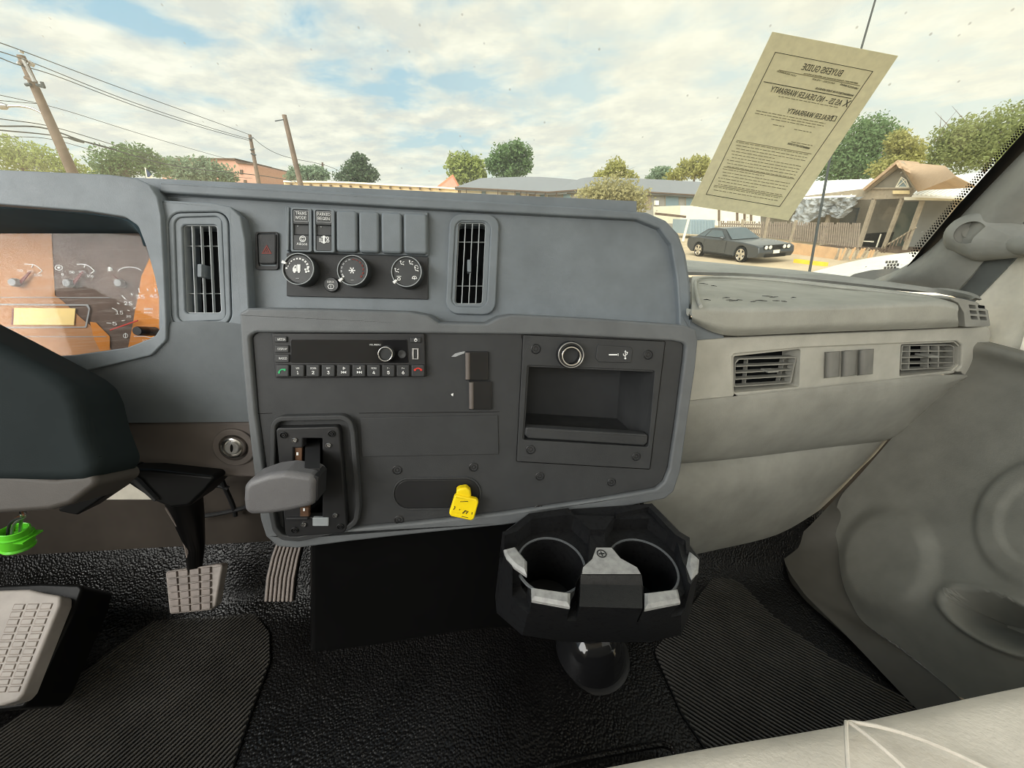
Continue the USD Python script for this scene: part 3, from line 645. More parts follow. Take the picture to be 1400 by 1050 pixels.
# ------------------------------------------------------------------ console
CO = poly([(333, 428), (345, 421), (420, 422), (560, 426), (586, 431), (600, 441), (664, 442), (682, 433), (700, 430), (820, 436), (930, 444), (946, 450), (949, 466), (946, 500), (935, 575), (926, 640), (917, 668), (905, 678), (850, 689), (690, 713), (560, 726), (480, 735), (410, 744), (384, 742), (368, 728), (361, 706), (352, 640), (343, 560), (336, 480)], 5, 5)
INNER = poly([(347, 459), (356, 454), (560, 455), (760, 457), (915, 465), (933, 469), (931, 490), (921, 570), (911, 638), (904, 656), (893, 665), (820, 678), (690, 697), (560, 711), (470, 719), (412, 727), (394, 727), (383, 718), (376, 700), (366, 640), (355, 560)], 7)
t = Thing('centre_console', 'dark plastic centre console housing that stands out below the heater controls', 'dashboard')
TRAY = [(722.5, 501), (893, 508), (884, 606.5), (717, 596)]
t.add('housing', plate(PB, CO.difference(INNER), -.085, 0, .010, 5), M_RIM)
SH = poly([(373, 580), (380, 569), (470, 567), (482, 574), (486, 590), (493, 690), (490, 712), (478, 722), (410, 737), (386, 735), (375, 722), (371, 700)], 8)
HOLES = unary_union([poly([(720, 498), (896, 505), (887, 618), (714, 609)], 3), poly([(378, 584), (463, 582), (476, 727), (390, 734)], 3)])
t.add('face_panel', plate(PB, INNER.buffer(1).difference(HOLES), -.012, -.005, .0015), M_CONS)
t.add('backing', plate(PB, INNER.buffer(2).difference(poly([(716, 494), (900, 500), (890, 622), (708, 612)])), -.084, -.076), M_BLK)
ring = lambda pts, r, wd: poly(pts, r).difference(poly(pts, r).buffer(-wd))
t.add('blank_panel', plate(PB, poly([(492.5, 570.5), (681, 567.5), (682, 621), (495, 624.5)], 1.5), -.01, -.0035, .0012), M_CONS)
slot = LineString([(559, 675.3), (636, 674.3)]).buffer(21, quad_segs=14)
t.add('slot_cover', plate(PB, slot.buffer(-1.6), -.01, -.004, .001), M_DARK)
t.add('slot_rim', plate(PB, slot.buffer(1.2).difference(slot.buffer(-1.0)), -.01, -.0032, .0008), M_CONS)
for x, y in [(543, 642.5), (647.5, 638.5), (545.5, 710.5), (738, 651), (836, 659), (736, 695.5)]: screw(t, PB, x, y, .0066, -.005)
for pts, wdt in ([(345, 566), (372, 565)], .8), ([(491, 565), (683, 563)], .6), ([(714, 455.5), (713, 463)], .8): t.add('seam', plate(PB, stroke(pts, wdt), -.0056, -.0047), M_BLK)
for q in [(636, 480.5, 667.5, 520), (641, 521, 672, 560)]:
    x0, y0, x1, y1 = q
    s = t.add('snap_cover', plate(PB, rect(x0, y0, x1, y1, .8), -.007, -.001, .0012), M_GLOSSB)
    c0, c1 = PB.at(x0 + 3.4, y0 + 1.5, -.002), PB.at(x0 + 3.4 + 0.2, y1 - 1.5, -.002)
    t.add('edge_roll', tube([c0, c1], .0031, 14), M_KNEE, s)  # brown roll colours in the light on the left edge
t.add('label_scrap', plate(PB, poly([(617, 488), (622, 483.5), (629, 481.5), (635.5, 480.3), (635, 483), (628, 485.5), (623, 487.8)]), -.0052, -.0042), M_GREYP)
t.add('label_scrap', plate(PB, poly([(616.5, 539), (620, 537.5), (619.5, 541.5), (617.5, 541)]), -.0052, -.0044), M_WHITE)
t.done()

# ------------------------------------------------------------------ radio
t = Thing('radio', 'black car radio with a row of numbered buttons and a round knob', 'radio')
PR = PB.shift(-.004)
t.add('body', plate(PR, poly([(371.5, 455.5), (580.5, 455.8), (582.5, 515), (377, 517)], 2), -.02, .004, .0015), M_DARK)
t.add('display', plate(PR, poly([(397.5, 464), (557, 464), (559, 496), (398, 496)], 2), .003, .0048, .0006, 2), M_GLOSSB)
M_BTN = mat('radio_button', srgb(50, 51, 52), .45, .4)
for k, (s, x0, y0, x1, y1, wd) in enumerate([('MEDIA', 375.5, 460, 392.5, 468, 11), ('DISPLAY', 376, 472, 395, 482, 13), ('RADIO', 376.5, 484.5, 395.5, 495.5, 11)]):
    b = t.add('button', plate(PR, rect(x0, y0, x1, y1, 1), .003, .0062, .001, 2), M_BTN)
    cx, cy = (x0 + x1) / 2 + 1, (y0 + y1) / 2
    t.add('lettering', txt(PR, (cx - wd / 2, cy + 1.4), (cx + wd / 2, cy + 1.4), s, 2.8, .0062), M_WHITE, b)
xb = [(377.5, 395.5), (398, 416.6), (419, 437.5), (440, 458.3), (461, 479.3), (481.8, 500), (502, 520.3), (522.5, 540), (542.5, 560), (562.5, 580.5)]
lab = ['phone', 'MIX|1', 'SCAN|2', 'RPT|3', 'prev', 'next', 'RDM|4', 'F-|5', 'F+|6', 'hang']
handset = lambda cx, cy, a: unary_union([stroke(arc(cx, cy + 3.2, 5.2, 35 + a, 145 + a, 10), 1.7)] + [ell(cx + 5.2 * math.cos(math.radians(q + a)), cy + 3.2 - 5.2 * math.sin(math.radians(q + a)), 1.6, n=10) for q in (35, 145)])
for (x0, x1), s in zip(xb, lab):
    b = t.add('button', plate(PR, rect(x0, 498.5, x1, 515, 1.2), .003, .0075, .0015, 2), M_BTN)
    cx = (x0 + x1) / 2
    if s == 'phone': t.add('symbol', plate(PR, handset(cx, 507, 25), .0075, .008), M_GREEN, b)
    elif s == 'hang': t.add('symbol', plate(PR, handset(cx, 505.5, 0), .0075, .008), M_RED, b)
    elif s in ('prev', 'next'):
        d = -1 if s == 'prev' else 1
        g = unary_union([Polygon([(cx + d * x, 509), (cx + d * (x - 3), 507.2), (cx + d * (x - 3), 510.8)]) for x in (0, 3)] + [rect(*sorted((cx + d * 3, cx + d * 3.8))[:1], 507.2, sorted((cx + d * 3, cx + d * 3.8))[1], 510.8)])
        g2 = stroke([(cx - 1, 502), (cx - 1, 505), (cx + 1.6, 503.6), (cx - 1, 502)], .7) if d < 0 else stroke([(cx - 3, 504), (cx, 504), (cx + 1.4, 501.6), (cx + 1.6, 505)], .7)
        t.add('symbol', plate(PR, g.union(g2), .0075, .008), M_WHITE, b)
    else:
        a, n_ = s.split('|'); wd = {'MIX': 4.5, 'SCAN': 8, 'RPT': 5.5, 'RDM': 6.5, 'F-': 3, 'F+': 3.4}[a]
        t.add('lettering', txt(PR, (cx - wd / 2, 504.5), (cx + wd / 2, 504.5), a, 2.3, .0075), M_WHITE, b)
        t.add('lettering', txt(PR, (cx - (1 if n_ == '1' else 1.7), 511.3), (cx + (1 if n_ == '1' else 1.7), 511.3), n_, 4.2, .0075, True), M_WHITE, b)
m = PR.ppm(526, 484)
k = t.add('volume_knob', lathe(PR, 526.7, 484.3, [(10.6 * m, .004), (10.4 * m, .013), (9.8 * m, .0145), (8.4 * m, .0145), (7.8 * m, .0125), (.0005, .0125)], 40, .014), M_KNOB)
t.add('bright_ring', plate(PR, ell(526.7, 484.3, 10.4, n=40).difference(ell(526.7, 484.3, 8.6, n=40)), .0142, .0152, .0005, 2), M_CHROME, k)
t.add('lettering', txt(PR, (505, 472.3), (520.5, 472.3), 'VOL/MENU', 2.2, .005), M_WHITE)
b = t.add('button', plate(PR, rect(561, 461.5, 575.5, 468.5, 1), .003, .0062, .001, 2), M_BTN)
t.add('symbol', plate(PR, ell(568.3, 465, 2.2).difference(ell(568.3, 465, 1.4)).union(rect(567.9, 462, 568.7, 465)), .0062, .0067), M_WHITE, b)
u = t.add('usb_port', plate(PR, rect(563.5, 476, 572.5, 491.5, 1).difference(rect(566, 478, 570, 490)), .003, .0055, .0006, 2), M_STEEL)
t.add('tongue', plate(PR, rect(567, 478.5, 568.6, 489.5), .003, .005), M_BTN, u)
t.add('aux_button', lathe(PR, 549.5, 484.5, [(.0052, .004), (.0052, .006), (.0045, .0066), (.001, .0062)], 20, .006), M_BTN)
t.done()

# ------------------------------------------------------------------ gear selector
t = Thing('gear_selector', 'black gear selector with a horizontal T-shaped grip', 'gear lever')
SHR = SH.buffer(-16).buffer(17, quad_segs=12)
t.add('recess_rim', plate(PB, SHR.difference(SHR.buffer(-7)), -.012, .005, .005, 5), M_CONS)
t.add('recess_floor', plate(PB, SHR.buffer(-5).difference(poly([(380, 586), (461, 584), (473, 725), (392, 731)], 3)), -.014, -.008), M_DARK)
t.add('recess_back', plate(PB, poly([(372, 575), (470, 572), (482, 735), (384, 742)]), -.055, -.05), M_BLK)
PS = PB.shift(.006)
slotg = rect(415, 599, 441, 706, 1)
gp = t.add('gate_plate', plate(PS, poly([(377.5, 584.5), (462, 582.5), (465, 590), (475, 722), (470, 728), (395, 733.5), (390.5, 728), (379, 600)], 5).difference(slotg).difference(rect(402.5, 612, 412.5, 640)), -.012, 0, .002), M_DARK)
t.add('slot_floor', plate(PS, slotg.buffer(3), -.05, -.045), M_VOID)
for x, y, r, dk in [(387.5, 595, .0042, 1), (453, 593, .0042, 1), (402.5, 602, .0032, 0), (449, 609, .0032, 0), (458, 705, .0032, 0), (415, 717.5, .0032, 0), (402.5, 725, .0042, 1), (465, 720, .0042, 1)]:
    screw(t, PS, x, y, r, .0012, gp, dk)
iw = t.add('indicator_strip', plate(PS, rect(402.5, 612, 412.5, 640), -.008, -.003), mat('indicator_brown', srgb(96, 70, 52), .4, .4))
t.add('indicator_mark', plate(PS, rect(405, 618.5, 408, 622.5), -.003, -.0024), M_WHITE, iw)
iw = t.add('indicator_strip', plate(PS, rect(410.5, 694, 421.5, 708), -.006, .0008), mat('indicator_brown_low', srgb(90, 66, 50), .4, .4))
t.add('indicator_mark', plate(PS, rect(414.5, 695, 416.8, 699), .0008, .0014), M_WHITE, iw)
t.add('guide_bracket', plate(PS, poly([(391, 708), (421, 707), (421, 711), (392, 712)]), 0, .004, .001), M_DARK)
t.add('release_tab', plate(PS, rect(427.5, 707.5, 449.5, 719, 1), -.002, .002, .001), M_STEEL if False else M_SLAT)
lvp = []
for (x0, x1, y), w_ in (((417.5, 437.5, 601), -.03), ((417, 437.5, 612), -.002), ((416.5, 437.5, 640), .040), ((416.5, 437.5, 652), .040)):
    for x in (x0, x1):
        for dw in (0, -.012): lvp.append(PS.at(x, y, w_ + dw))
t.add('lever', chull(lvp), M_DARK, smooth=20)
M_GRIP = mat('grip_plastic', srgb(96, 95, 96), .45, .4, grain=.5, gscale=900)
PGz = PB.shift(.062)
grip = plate(PGz, poly([(339, 660), (346, 652), (372, 643), (395, 640), (432, 645), (437, 651), (436, 682), (430, 687), (400, 694), (372, 698), (345, 699), (340, 694), (338, 678)], 5), -.034, 0, .011, 5)
t.add('grip', grip, M_GRIP)
t.add('grip_end', plate(PGz, poly([(430, 646), (437.5, 651), (436.5, 682), (430, 686)], 2), -.03, -.004, .004, 3), M_DARK)
t.done()

# ------------------------------------------------------------------ storage tray panel
t = Thing('storage_tray', 'dash panel with an open storage tray, power socket and corner screws', 'storage tray')
PT = PB.shift(-.005)
panel = poly([(715.5, 458), (909, 467), (888, 641), (706.5, 630.5)], 1.5)
mouth = poly(TRAY[:2] + [(886, 598), (718.5, 588)], 2)
t.add('panel', plate(PT, panel.difference(poly([(721, 499), (895, 506.5), (886, 611), (714.5, 601)], 3)), -.004, .0028, .001), M_CONS)
t.add('seam', plate(PT, panel.buffer(1.0).difference(panel.buffer(-.2)), -.002, .0004), M_BLK)
fr = [PT.at(*q) for q in [(721, 499), (895, 506.5), (886, 611), (714.5, 601)]]
bk = [PT.p3(PT.uv(*q), -.10)[0] for q in [(728, 503), (888, 509), (880, 600), (722, 592)]]
for a, b in ((0, 1), (1, 2), (2, 3), (3, 0)):
    t.add('tray_wall', patch([[fr[a], fr[b]], [bk[a], bk[b]]], 4, 4, .002), M_CONS)
t.add('tray_back', patch([[bk[0], bk[1]], [bk[3], bk[2]]], 4, 4, .002), M_CONS)
t.add('tray_lip', plate(PT, poly([(718.5, 583.5), (885.5, 593.5), (884.5, 604), (880, 608.5), (722, 598.5), (717, 594)], 3), -.012, .003, .0025), M_CONS)
for x, y in [(732.5, 477), (886.3, 485), (725.5, 614.5), (869.8, 624)]: screw(t, PT, x, y, .0068, .0028)
m = PT.ppm(780, 485)
s = t.add('power_socket', lathe(PT, 780.7, 485.5, [(18 * m, .002), (17.6 * m, .010), (16.6 * m, .0125), (13.4 * m, .0125), (13 * m, .011), (12 * m, .004), (11.5 * m, -.02), (.001, -.02)], 40, .012), M_DARK)
t.add('metal_ring', plate(PT, ell(780.7, 485.5, 17.8, n=48).difference(ell(780.7, 485.5, 16.2, n=48)), .0115, .0135, .0008, 2), M_STEEL, s)
t.add('metal_ring', plate(PT, ell(781.2, 487, 13.4, n=48).difference(ell(781.2, 487, 11.3, n=48)), .0105, .0132, .0008, 2), M_CHROME, s)
t.add('contact', lathe(PT, 779.5, 486.5, [(.0065, -.02), (.006, -.004), (.004, -.002), (.001, -.002)], 18), M_STEEL, s)
u = t.add('usb_cover', plate(PT, poly([(816.5, 471.5), (862, 474), (865, 478), (862.5, 496), (818, 495), (814, 490)], 3), .002, .0045, .0012), M_CONS)
t.add('symbol', plate(PT, rect(832.5, 484, 844, 486).union(rect(844.8, 483.2, 845.6, 486.8)), .0045, .0051), M_WHITE, u)
t.add('symbol', plate(PT, unary_union([stroke([(855, 490), (855.2, 480)], .8), Polygon([(853.8, 481.2), (855.2, 478.8), (856.6, 481.2)]), stroke([(855, 487.5), (852.4, 485.4), (852.4, 483.4)], .8), stroke([(855, 486), (857.6, 484.2), (857.6, 482.4)], .8), ell(855, 490, 1.3, n=10), rect(856.8, 481.2, 858.4, 482.8)]), .0045, .0051), M_WHITE, u)
t.done()

# ------------------------------------------------------------------ yellow dust cap
MK = mat('dark_mark', srgb(90, 80, 20), .7)
t = Thing('dust_cap', 'yellow plastic cap hanging over the oval slot in the console', 'cap')
t.add('neck', plate(PB, poly([(623.5, 680), (624, 669), (629, 666.5), (638, 665.5), (643, 670), (645, 680)], 3), .0, .010, .003), M_YEL)
tb = t.add('tab', plate(PB, poly([(622, 675.5), (652, 682), (654.5, 686), (648, 709), (644, 711), (616, 705), (614, 701)], 4), .006, .013, .0025), M_YEL)
for pts, wd in (([(620, 697), (622, 694), (621.5, 692)], 1.2), ([(632.5, 702), (636, 698.5), (638, 699)], 1.8), ([(637, 702.5), (640, 699)], 1.4), ([(645, 703.5), (645.5, 700.5)], 1.2), ([(631, 706), (640, 708)], .7), ([(629, 686), (640, 685.5)], .8), ([(628, 697.5), (629, 696)], .8)):
    t.add('ink_mark', plate(PB, stroke(pts, wd), .0128, .0134), MK, tb)
t.done()

def project(v):
    c = np.asarray(v) @ CAM2WORLD
    return CX + F * c[..., 0] / c[..., 2], CY + F * c[..., 1] / c[..., 2]
def patch_px(rows, nr, nc, thick, fn, toward=None):
    """A skin whose relief is given over the place each point shows at (fn returns metres towards the viewer)."""
    def relief_of(g): return fn(*project(g))
    base = patch(rows, nr, nc, thick, toward=toward)
    g = np.array(base.vertices)[:nr * nc].reshape(nr, nc, 3)
    r = relief_of(g)
    return patch(rows, nr, nc, thick, relief=lambda u, v: r, toward=toward)
def smooth01(x): x = np.clip(x, 0, 1); return x * x * (3 - 2 * x)

# ------------------------------------------------------------------ lower driver side: knee panel, ignition lock
PK = cab_plane((-.35, .476, -.28), 0, 10)
t = Thing('knee_panel', 'brownish lower dash panel left of the gear selector', 'dash panel')
t.add('panel', plate(PK, poly([(120, 578), (352, 575), (356, 651), (225, 650), (200, 645), (172, 615)], 2), -.03, .008, .004), M_KNEE)
t.add('top_edge', plate(PK, poly([(120, 571), (350, 569), (351, 575), (120, 577)]), -.03, -.004), M_VOID)
t.done()
t = Thing('ignition_lock', 'bright round ignition key lock in a dark boss', 'lock')
m = PK.ppm(317, 612)
t.add('boss', lathe(PK, 319, 612.5, [(29 * m, .004), (28.4 * m, .011), (27 * m, .012), (20 * m, .0115), (19 * m, .008), (.001, .008)], 44, .012), M_KNEE)
r_ = t.add('collar', lathe(PK, 317.5, 612.5, [(16.5 * m, .006), (16.3 * m, .013), (15 * m, .016), (13 * m, .0165), (11.6 * m, .013), (.001, .013)], 40, .015), M_CHROME)
t.add('cylinder', lathe(PK, 317, 613, [(9.6 * m, .012), (9.4 * m, .0162), (8.6 * m, .017), (.001, .017)], 32, .016), M_STEEL, r_)
t.add('keyway', plate(PK, ell(316.4, 613, 1.9, 5.4, 20), .0165, .0174), M_BLK, r_)
t.done()

# ------------------------------------------------------------------ steering column
PCOL = cab_plane((-.55, .36, -.22), 0, 26)
t = Thing('steering_column', 'big dark shroud of the steering column at the left edge', 'steering column')
M_COL = mat('column_plastic', srgb(30, 36, 37), .75, .08, grain=.2)
t.add('upper_shroud', plate(PCOL, poly([(-260, 330), (0, 462), (78, 503), (104, 517), (121, 531), (131, 552), (140, 590), (152, 622), (176, 640), (150, 655), (-260, 655)], 10), -.05, 0, .018, 5), M_COL)
t.add('lower_shroud', plate(PCOL.shift(-.004), poly([(-260, 640), (0, 641), (100, 650), (158, 642), (150, 660), (118, 684), (90, 692), (0, 698), (-260, 702)], 5), -.05, .0, .016, 5), mat('column_lower', srgb(66, 62, 58), .6, .3, grain=.2))
t.done()
PSC = cab_plane((-.5, .43, -.33), 0, 15)
t = Thing('column_bracket', 'dark pair of steel bracket arms under the steering column', 'bracket')
t.add('arm', plate(PSC, [(78, 697), (150, 655), (172, 640), (188, 650), (160, 668), (108, 703)], -.03, 0, .003), M_BLK)
t.add('arm', plate(PSC, [(160, 640), (210, 640), (300, 650), (285, 668), (262, 690), (236, 693), (214, 684), (178, 660)], -.05, -.004, .004), M_BLK)
t.add('edge', plate(PSC, [(160, 651), (174, 648), (188, 657), (214, 684), (211, 686), (182, 660)], -.02, .002, .001), M_DARK)
t.done()
PFW = cab_plane((-.5, .64, -.42), 0, 10)
t = Thing('service_cover', 'pale plate standing in for light through the gap between the bracket arms', 'cover')
t.add('cover', plate(PFW, rect(128, 655, 212, 683, 2), -.01, .004, .002), M_CREAM)  # plate added where light shows through a gap under the column
t.done()
t = Thing('wire_loom', 'thin dark cables hanging below the knee panel', 'cable')
for pts in ([(303, 655), (310, 672), (318, 690), (322, 705)], [(276, 672), (300, 664), (312, 668)], [(268, 706), (300, 702), (340, 692)]):
    t.add('cable', tube(spline([P(x, y, Y=.60) for x, y in pts], 14), .004, 8), M_DARK)
t.done()

# ------------------------------------------------------------------ pedals
PBR = Plane(P(265, 805, Z=-.572), T2W @ [1, .02, 0], T2W @ [0, math.sin(math.radians(40)), math.cos(math.radians(40))])
t = Thing('brake_pedal', 'square brake pedal with a chequered rubber pad', 'pedal')
pad = [(227, 782), (289, 774), (289, 833), (233, 839)]
t.add('pad_base', plate(PBR, poly([(227, 781), (298, 771), (306, 771), (296, 828), (288, 834), (233, 839.5)], 3), -.016, 0, .003), M_PEDAL)
for i in range(4):
    for j in range(6):
        g = .07; q = [quad_at(pad, *uv_) for uv_ in (((i + g) / 4, (j + g) / 6), ((i + 1 - g) / 4, (j + g) / 6), ((i + 1 - g) / 4, (j + 1 - g) / 6), ((i + g) / 4, (j + 1 - g) / 6))]
        t.add('tread_block', plate(PBR, poly(q, .6), -.001, .0035, .0012, 2), M_PEDALD)
a0 = [PBR.at(268, 782, w=-.012), T2W @ (ray_t(262, 740) * (.56 / ray_t(262, 740)[1])), T2W @ (ray_t(252, 700) * (.53 / ray_t(252, 700)[1])), T2W @ (ray_t(240, 650) * (.49 / ray_t(240, 650)[1]))]
a0 = [PBR.at(266, 790, w=-.014), P(267, 745, Y=.52), P(258, 705, Y=.50), P(245, 655, Y=.47)]
arm = None
for (p, r), (q, s_) in zip(list(zip(a0, (.009, .013, .019, .024)))[:-1], list(zip(a0, (.009, .013, .019, .024)))[1:]):
    h = hull([(p, r), (q, s_)]); arm = h if arm is None else arm + h
t.add('arm', tri(arm), M_BLK)
t.add('arm_edge', tube(spline([PBR.at(260, 776, w=-.004), P(254, 745, Y=.506), P(241, 714, Y=.484), P(229, 694, Y=.47)], 14), .003, 8), M_PEDALD)
t.done()
PAC = Plane(P(387, 786, Z=-.565), T2W @ [1, 0, 0], T2W @ [.0, math.sin(math.radians(42)), math.cos(math.radians(42))])
t = Thing('accelerator_pedal', 'narrow accelerator pedal with long raised ribs', 'pedal')
aq = [(378, 742), (414, 741), (400, 823), (361, 823)]
left = [(378, 740), (370, 762), (363.5, 790), (360.5, 823)]; right = [(415, 739), (409, 762), (403.5, 790), (400.5, 823)]
t.add('pad_base', plate(PAC, poly(left + right[::-1], 2), -.012, 0, .002), M_DARK)
for k in range(7):
    u0, u1 = (k + .14) / 7, (k + .86) / 7
    q = [lerp(a, b, u0) for a, b in zip(left, right)] + [lerp(a, b, u1) for a, b in zip(left, right)][::-1]
    t.add('rib', plate(PAC, poly(q), -.001, .004, .0014, 2), M_RIBP)
t.add('arm', tube([PAC.at(396, 745, w=-.012), P(404, 728, Y=.56), P(410, 712, Y=.56)], .008, 10), M_BLK)
t.done()
PFR = Plane(P(40, 880, Z=-.555), T2W @ [1, 0, 0], T2W @ [0, math.sin(math.radians(62)), math.cos(math.radians(62))])
t = Thing('foot_rest', 'pale grey foot rest pad with rows of outlined squares', 'foot rest')
t.add('pad', plate(PFR, poly([(-130, 812), (42, 806), (62, 811), (86, 815), (85, 828), (76, 850), (36, 948), (27, 958), (4, 965), (-130, 975)], 5), -.02, 0, .004), M_REST)
M_RESTL = mat('foot_rest_line', srgb(150, 140, 132), .6, .3)
gq = [(18, 825), (74.5, 823.5), (27, 947), (-29, 948.5)]
def sq_lines():
    for i in range(3):
        for j in range(12):
            g = .09; q = [quad_at(gq, *uv_) for uv_ in (((i + g) / 3, (j + g) / 12), ((i + 1 - g) / 3, (j + g) / 12), ((i + 1 - g) / 3, (j + 1 - g) / 12), ((i + g) / 3, (j + 1 - g) / 12))]
            yield poly(q, .8)
for q in sq_lines():
    s = t.add('square_tread', plate(PFR, q, -.001, .0009, .0004, 1), M_RESTL)
    t.add('square_top', plate(PFR, q.buffer(-.9), 0, .0016, .0005, 1), M_REST, s)
t.add('side_skirt', plate(PFR.shift(-.02), poly([(-120, 806), (60, 798), (118, 800), (104, 838), (52, 948), (34, 968), (6, 972), (-120, 980)], 6), -.06, 0, .004), M_BLK)
t.done()

# green plug below the column
t = Thing('diagnostic_plug', 'bright green round cable plug hanging under the steering column', 'plug')
PGR = cab_plane((-.55, .44, -.44), 0, 25); o = PGR.uv(30, 735); m = PGR.ppm(30, 735)
ax = Plane(PGR.at(27, 735), T2W @ [1, .1, .08], T2W @ [-.0, .93, .36])      # turned about an upright, slightly tipped axis
c_ = PGR.at(26, 748)
def turned(c, up, prof, n=32):
    up = unit(up); a = unit(np.cross(up, [0, 1, 0.3])); b = np.cross(up, a); ang = np.linspace(0, 2 * np.pi, n, endpoint=False)
    pl = Plane(c, a, b) if np.dot(np.cross(a, b), up) > 0 else Plane(c, b, a)
    V = lathe_on(pl, prof, n); return V
def lathe_on(pl, prof, n):
    a = np.linspace(0, 2 * np.pi, n, endpoint=False); V = np.vstack([pl.p3(np.stack([r * np.cos(a), r * np.sin(a)], 1), h) for r, h in prof]); Fc = []; i = np.arange(n); j = (i + 1) % n
    for k in range(len(prof) - 1): Fc += [np.stack([k * n + i, k * n + j, (k + 1) * n + j], 1), np.stack([k * n + i, (k + 1) * n + j, (k + 1) * n + i], 1)]
    e = len(V); V = np.vstack([V, pl.p3([[0, 0]], prof[0][1]), pl.p3([[0, 0]], prof[-1][1])]); q = (len(prof) - 1) * n
    Fc += [np.stack([j, i, np.full(n, e)], 1), np.stack([q + i, q + j, np.full(n, e + 1)], 1)]
    return trimesh.Trimesh(V, np.vstack(Fc), process=False)
up = T2W @ [.12, .1, 1.0]
t.add('body', turned(c_, up, [(17.5 * m, 0), (18.5 * m, 2 * m), (17 * m, 5 * m), (18 * m, 9 * m), (18 * m, 21 * m), (19.5 * m, 24 * m), (17 * m, 25 * m), (16.5 * m, 33 * m), (15 * m, 34 * m), (14 * m, 33 * m), (13.5 * m, 26 * m), (.0005, 26 * m)]), M_LIME)
fl = c_ + unit(up) * 20 * m
t.add('flange', obox(fl, unit(np.cross(up, T2W[:, 1])), unit(T2W[:, 1] - up * T2W[:, 1].dot(up) / np.dot(up, up)), unit(up), 45 * m, 30 * m, 2.4 * m), M_LIME)
for k in range(5):
    a = k * 1.26; p0 = c_ + unit(up) * 27 * m + T2W @ [math.cos(a) * 7 * m, math.sin(a) * 7 * m, 0]
    t.add('wire', tube(spline([p0, p0 + T2W @ [.002, .002, .008], P(30 + k, 706, Y=.43), P(26, 690, Y=.42)], 12), 1.8 * m, 7), [M_STEEL, M_CHROME, mat('copper_wire', (.45, .2, .08), .3, .5, 1.0), M_DARK, M_STEEL][k])
t.done()

# ------------------------------------------------------------------ cup holder
M_CUP = mat('cup_holder_plastic', srgb(24, 24, 25), .36, .4, grain=.35, gscale=900, rvar=.08, vscale=60)
ZT, ZS, ZB = -.378, -.401, -.486
hp = lambda z: Plane(T(0, .3, z), T2W[:, 0], T2W[:, 1])
HT, HS, HZ = hp(ZT), hp(ZS), hp(ZB)
def prism(px, z0, z1, zp, grow=0.0):
    """A pixel polygon read at height zp, stood between heights z0 and z1 (a Manifold in cab axes)."""
    pl = hp(zp); q = Polygon([pl.uv(*p) for p in px])
    if not q.is_valid: q = q.buffer(0)
    if grow: q = q.buffer(grow)
    q = orient(q)
    return m3.CrossSection([np.array(q.exterior.coords)[:-1]]).extrude(z1 - z0).translate((0, 0, z0))
def hpts(px, z): return [tuple(np.r_[hp(z).uv(*p), z]) for p in px]
topo = [(688, 729), (723, 702.5), (784, 696), (841, 697), (891, 688.5), (929, 727), (956, 764), (954, 783), (931, 822), (881.5, 832), (779, 829), (727, 819), (691, 763)]
boto = [(679, 838), (714, 868.5), (777, 878), (886, 878), (931, 868.5), (944, 838), (925, 775), (705, 775)]
midp = [(675, 812), (676, 822), (949, 812), (948, 822), (716, 860), (929, 860)]
body = m3.Manifold.hull_points(np.array(hpts(topo, ZT - .004) + hpts([(x + (x - 815) * .01, y) for x, y in topo], ZT - .012) + hpts(boto, ZB) + hpts([(677, 815), (712, 850), (777, 862), (886, 862), (933, 850), (947, 815)], ZB + .018), float))
INL = [(705, 746), (706, 726), (726, 708.5), (771, 701.5), (786, 705), (807, 724), (806, 760), (794, 783), (780, 808.5), (726, 801), (721, 784), (721, 766)]
INR = [(827, 724), (841, 707), (888.6, 705.7), (926, 734), (934, 763), (938, 772), (942, 792), (927, 803), (881.5, 808.6), (874, 777), (850, 763), (837, 748.5), (828.6, 748.5)]
cuts = [prism(INL, ZS, 0, ZT), prism(INR, ZS, 0, ZT)]
for c in ([(700, 770), (721, 766), (727, 801), (727, 826), (708, 812)], [(779.5, 808), (794, 784), (794, 803), (792, 836), (779.5, 836)], [(876, 784), (881.5, 808), (881.5, 840), (879.5, 840), (879, 806)], [(927, 803), (942, 792), (950, 800), (932, 832)], [(682, 730), (706, 727), (705, 746), (684, 750)]):
    cuts.append(prism(c, ZT - .042, 0, ZT))
cl, cr = HS.uv(753, 772), HS.uv(878.5, 774); R_ = .0405 * np.linalg.norm(cr - cl) / .115
for c in (cl, cr): cuts.append(m3.Manifold.cylinder(.09, R_ * .95, R_, 56).translate((c[0], c[1], ZS - .076)))
for c in cuts: body -= c
M_ = np.eye(4); M_[:3, 0], M_[:3, 1], M_[:3, 2], M_[:3, 3] = T2W[:, 0], T2W[:, 1], T2W[:, 2], T2W @ [0, .3, 0]
def place(man):
    q = tri(man); q.apply_transform(M_); return q
t = Thing('cup_holder', 'black plastic double cup holder with sky sheen painted on its notched rims', 'cup holder')
t.add('body', place(body), M_CUP, smooth=25)
for px in ([(688.6, 750), (704, 746), (720.5, 766), (720.5, 785), (703, 773), (692, 761)], [(726.5, 801.5), (780, 809), (779.5, 828), (727, 818.5)], [(882, 809), (927, 803.5), (931, 821.5), (882, 831)], [(943, 752), (956.5, 763.5), (955.5, 780), (946, 791), (939, 772)]):
    t.add('rim_pad', place(m3.Manifold.batch_hull([prism(px, ZT - .006, ZT - .0025, ZT), prism(px, ZT - .006, ZT + .001, ZT, -.003)])), M_SHEEN, smooth=20)
DV = [(814, 748.5), (837, 748.5), (848.6, 763), (871.4, 775.7), (877, 785.7), (794, 785.7), (795.7, 775.7), (808.6, 764)]
dv = prism(DV, ZT - .03, ZT + .004, ZT + .004)
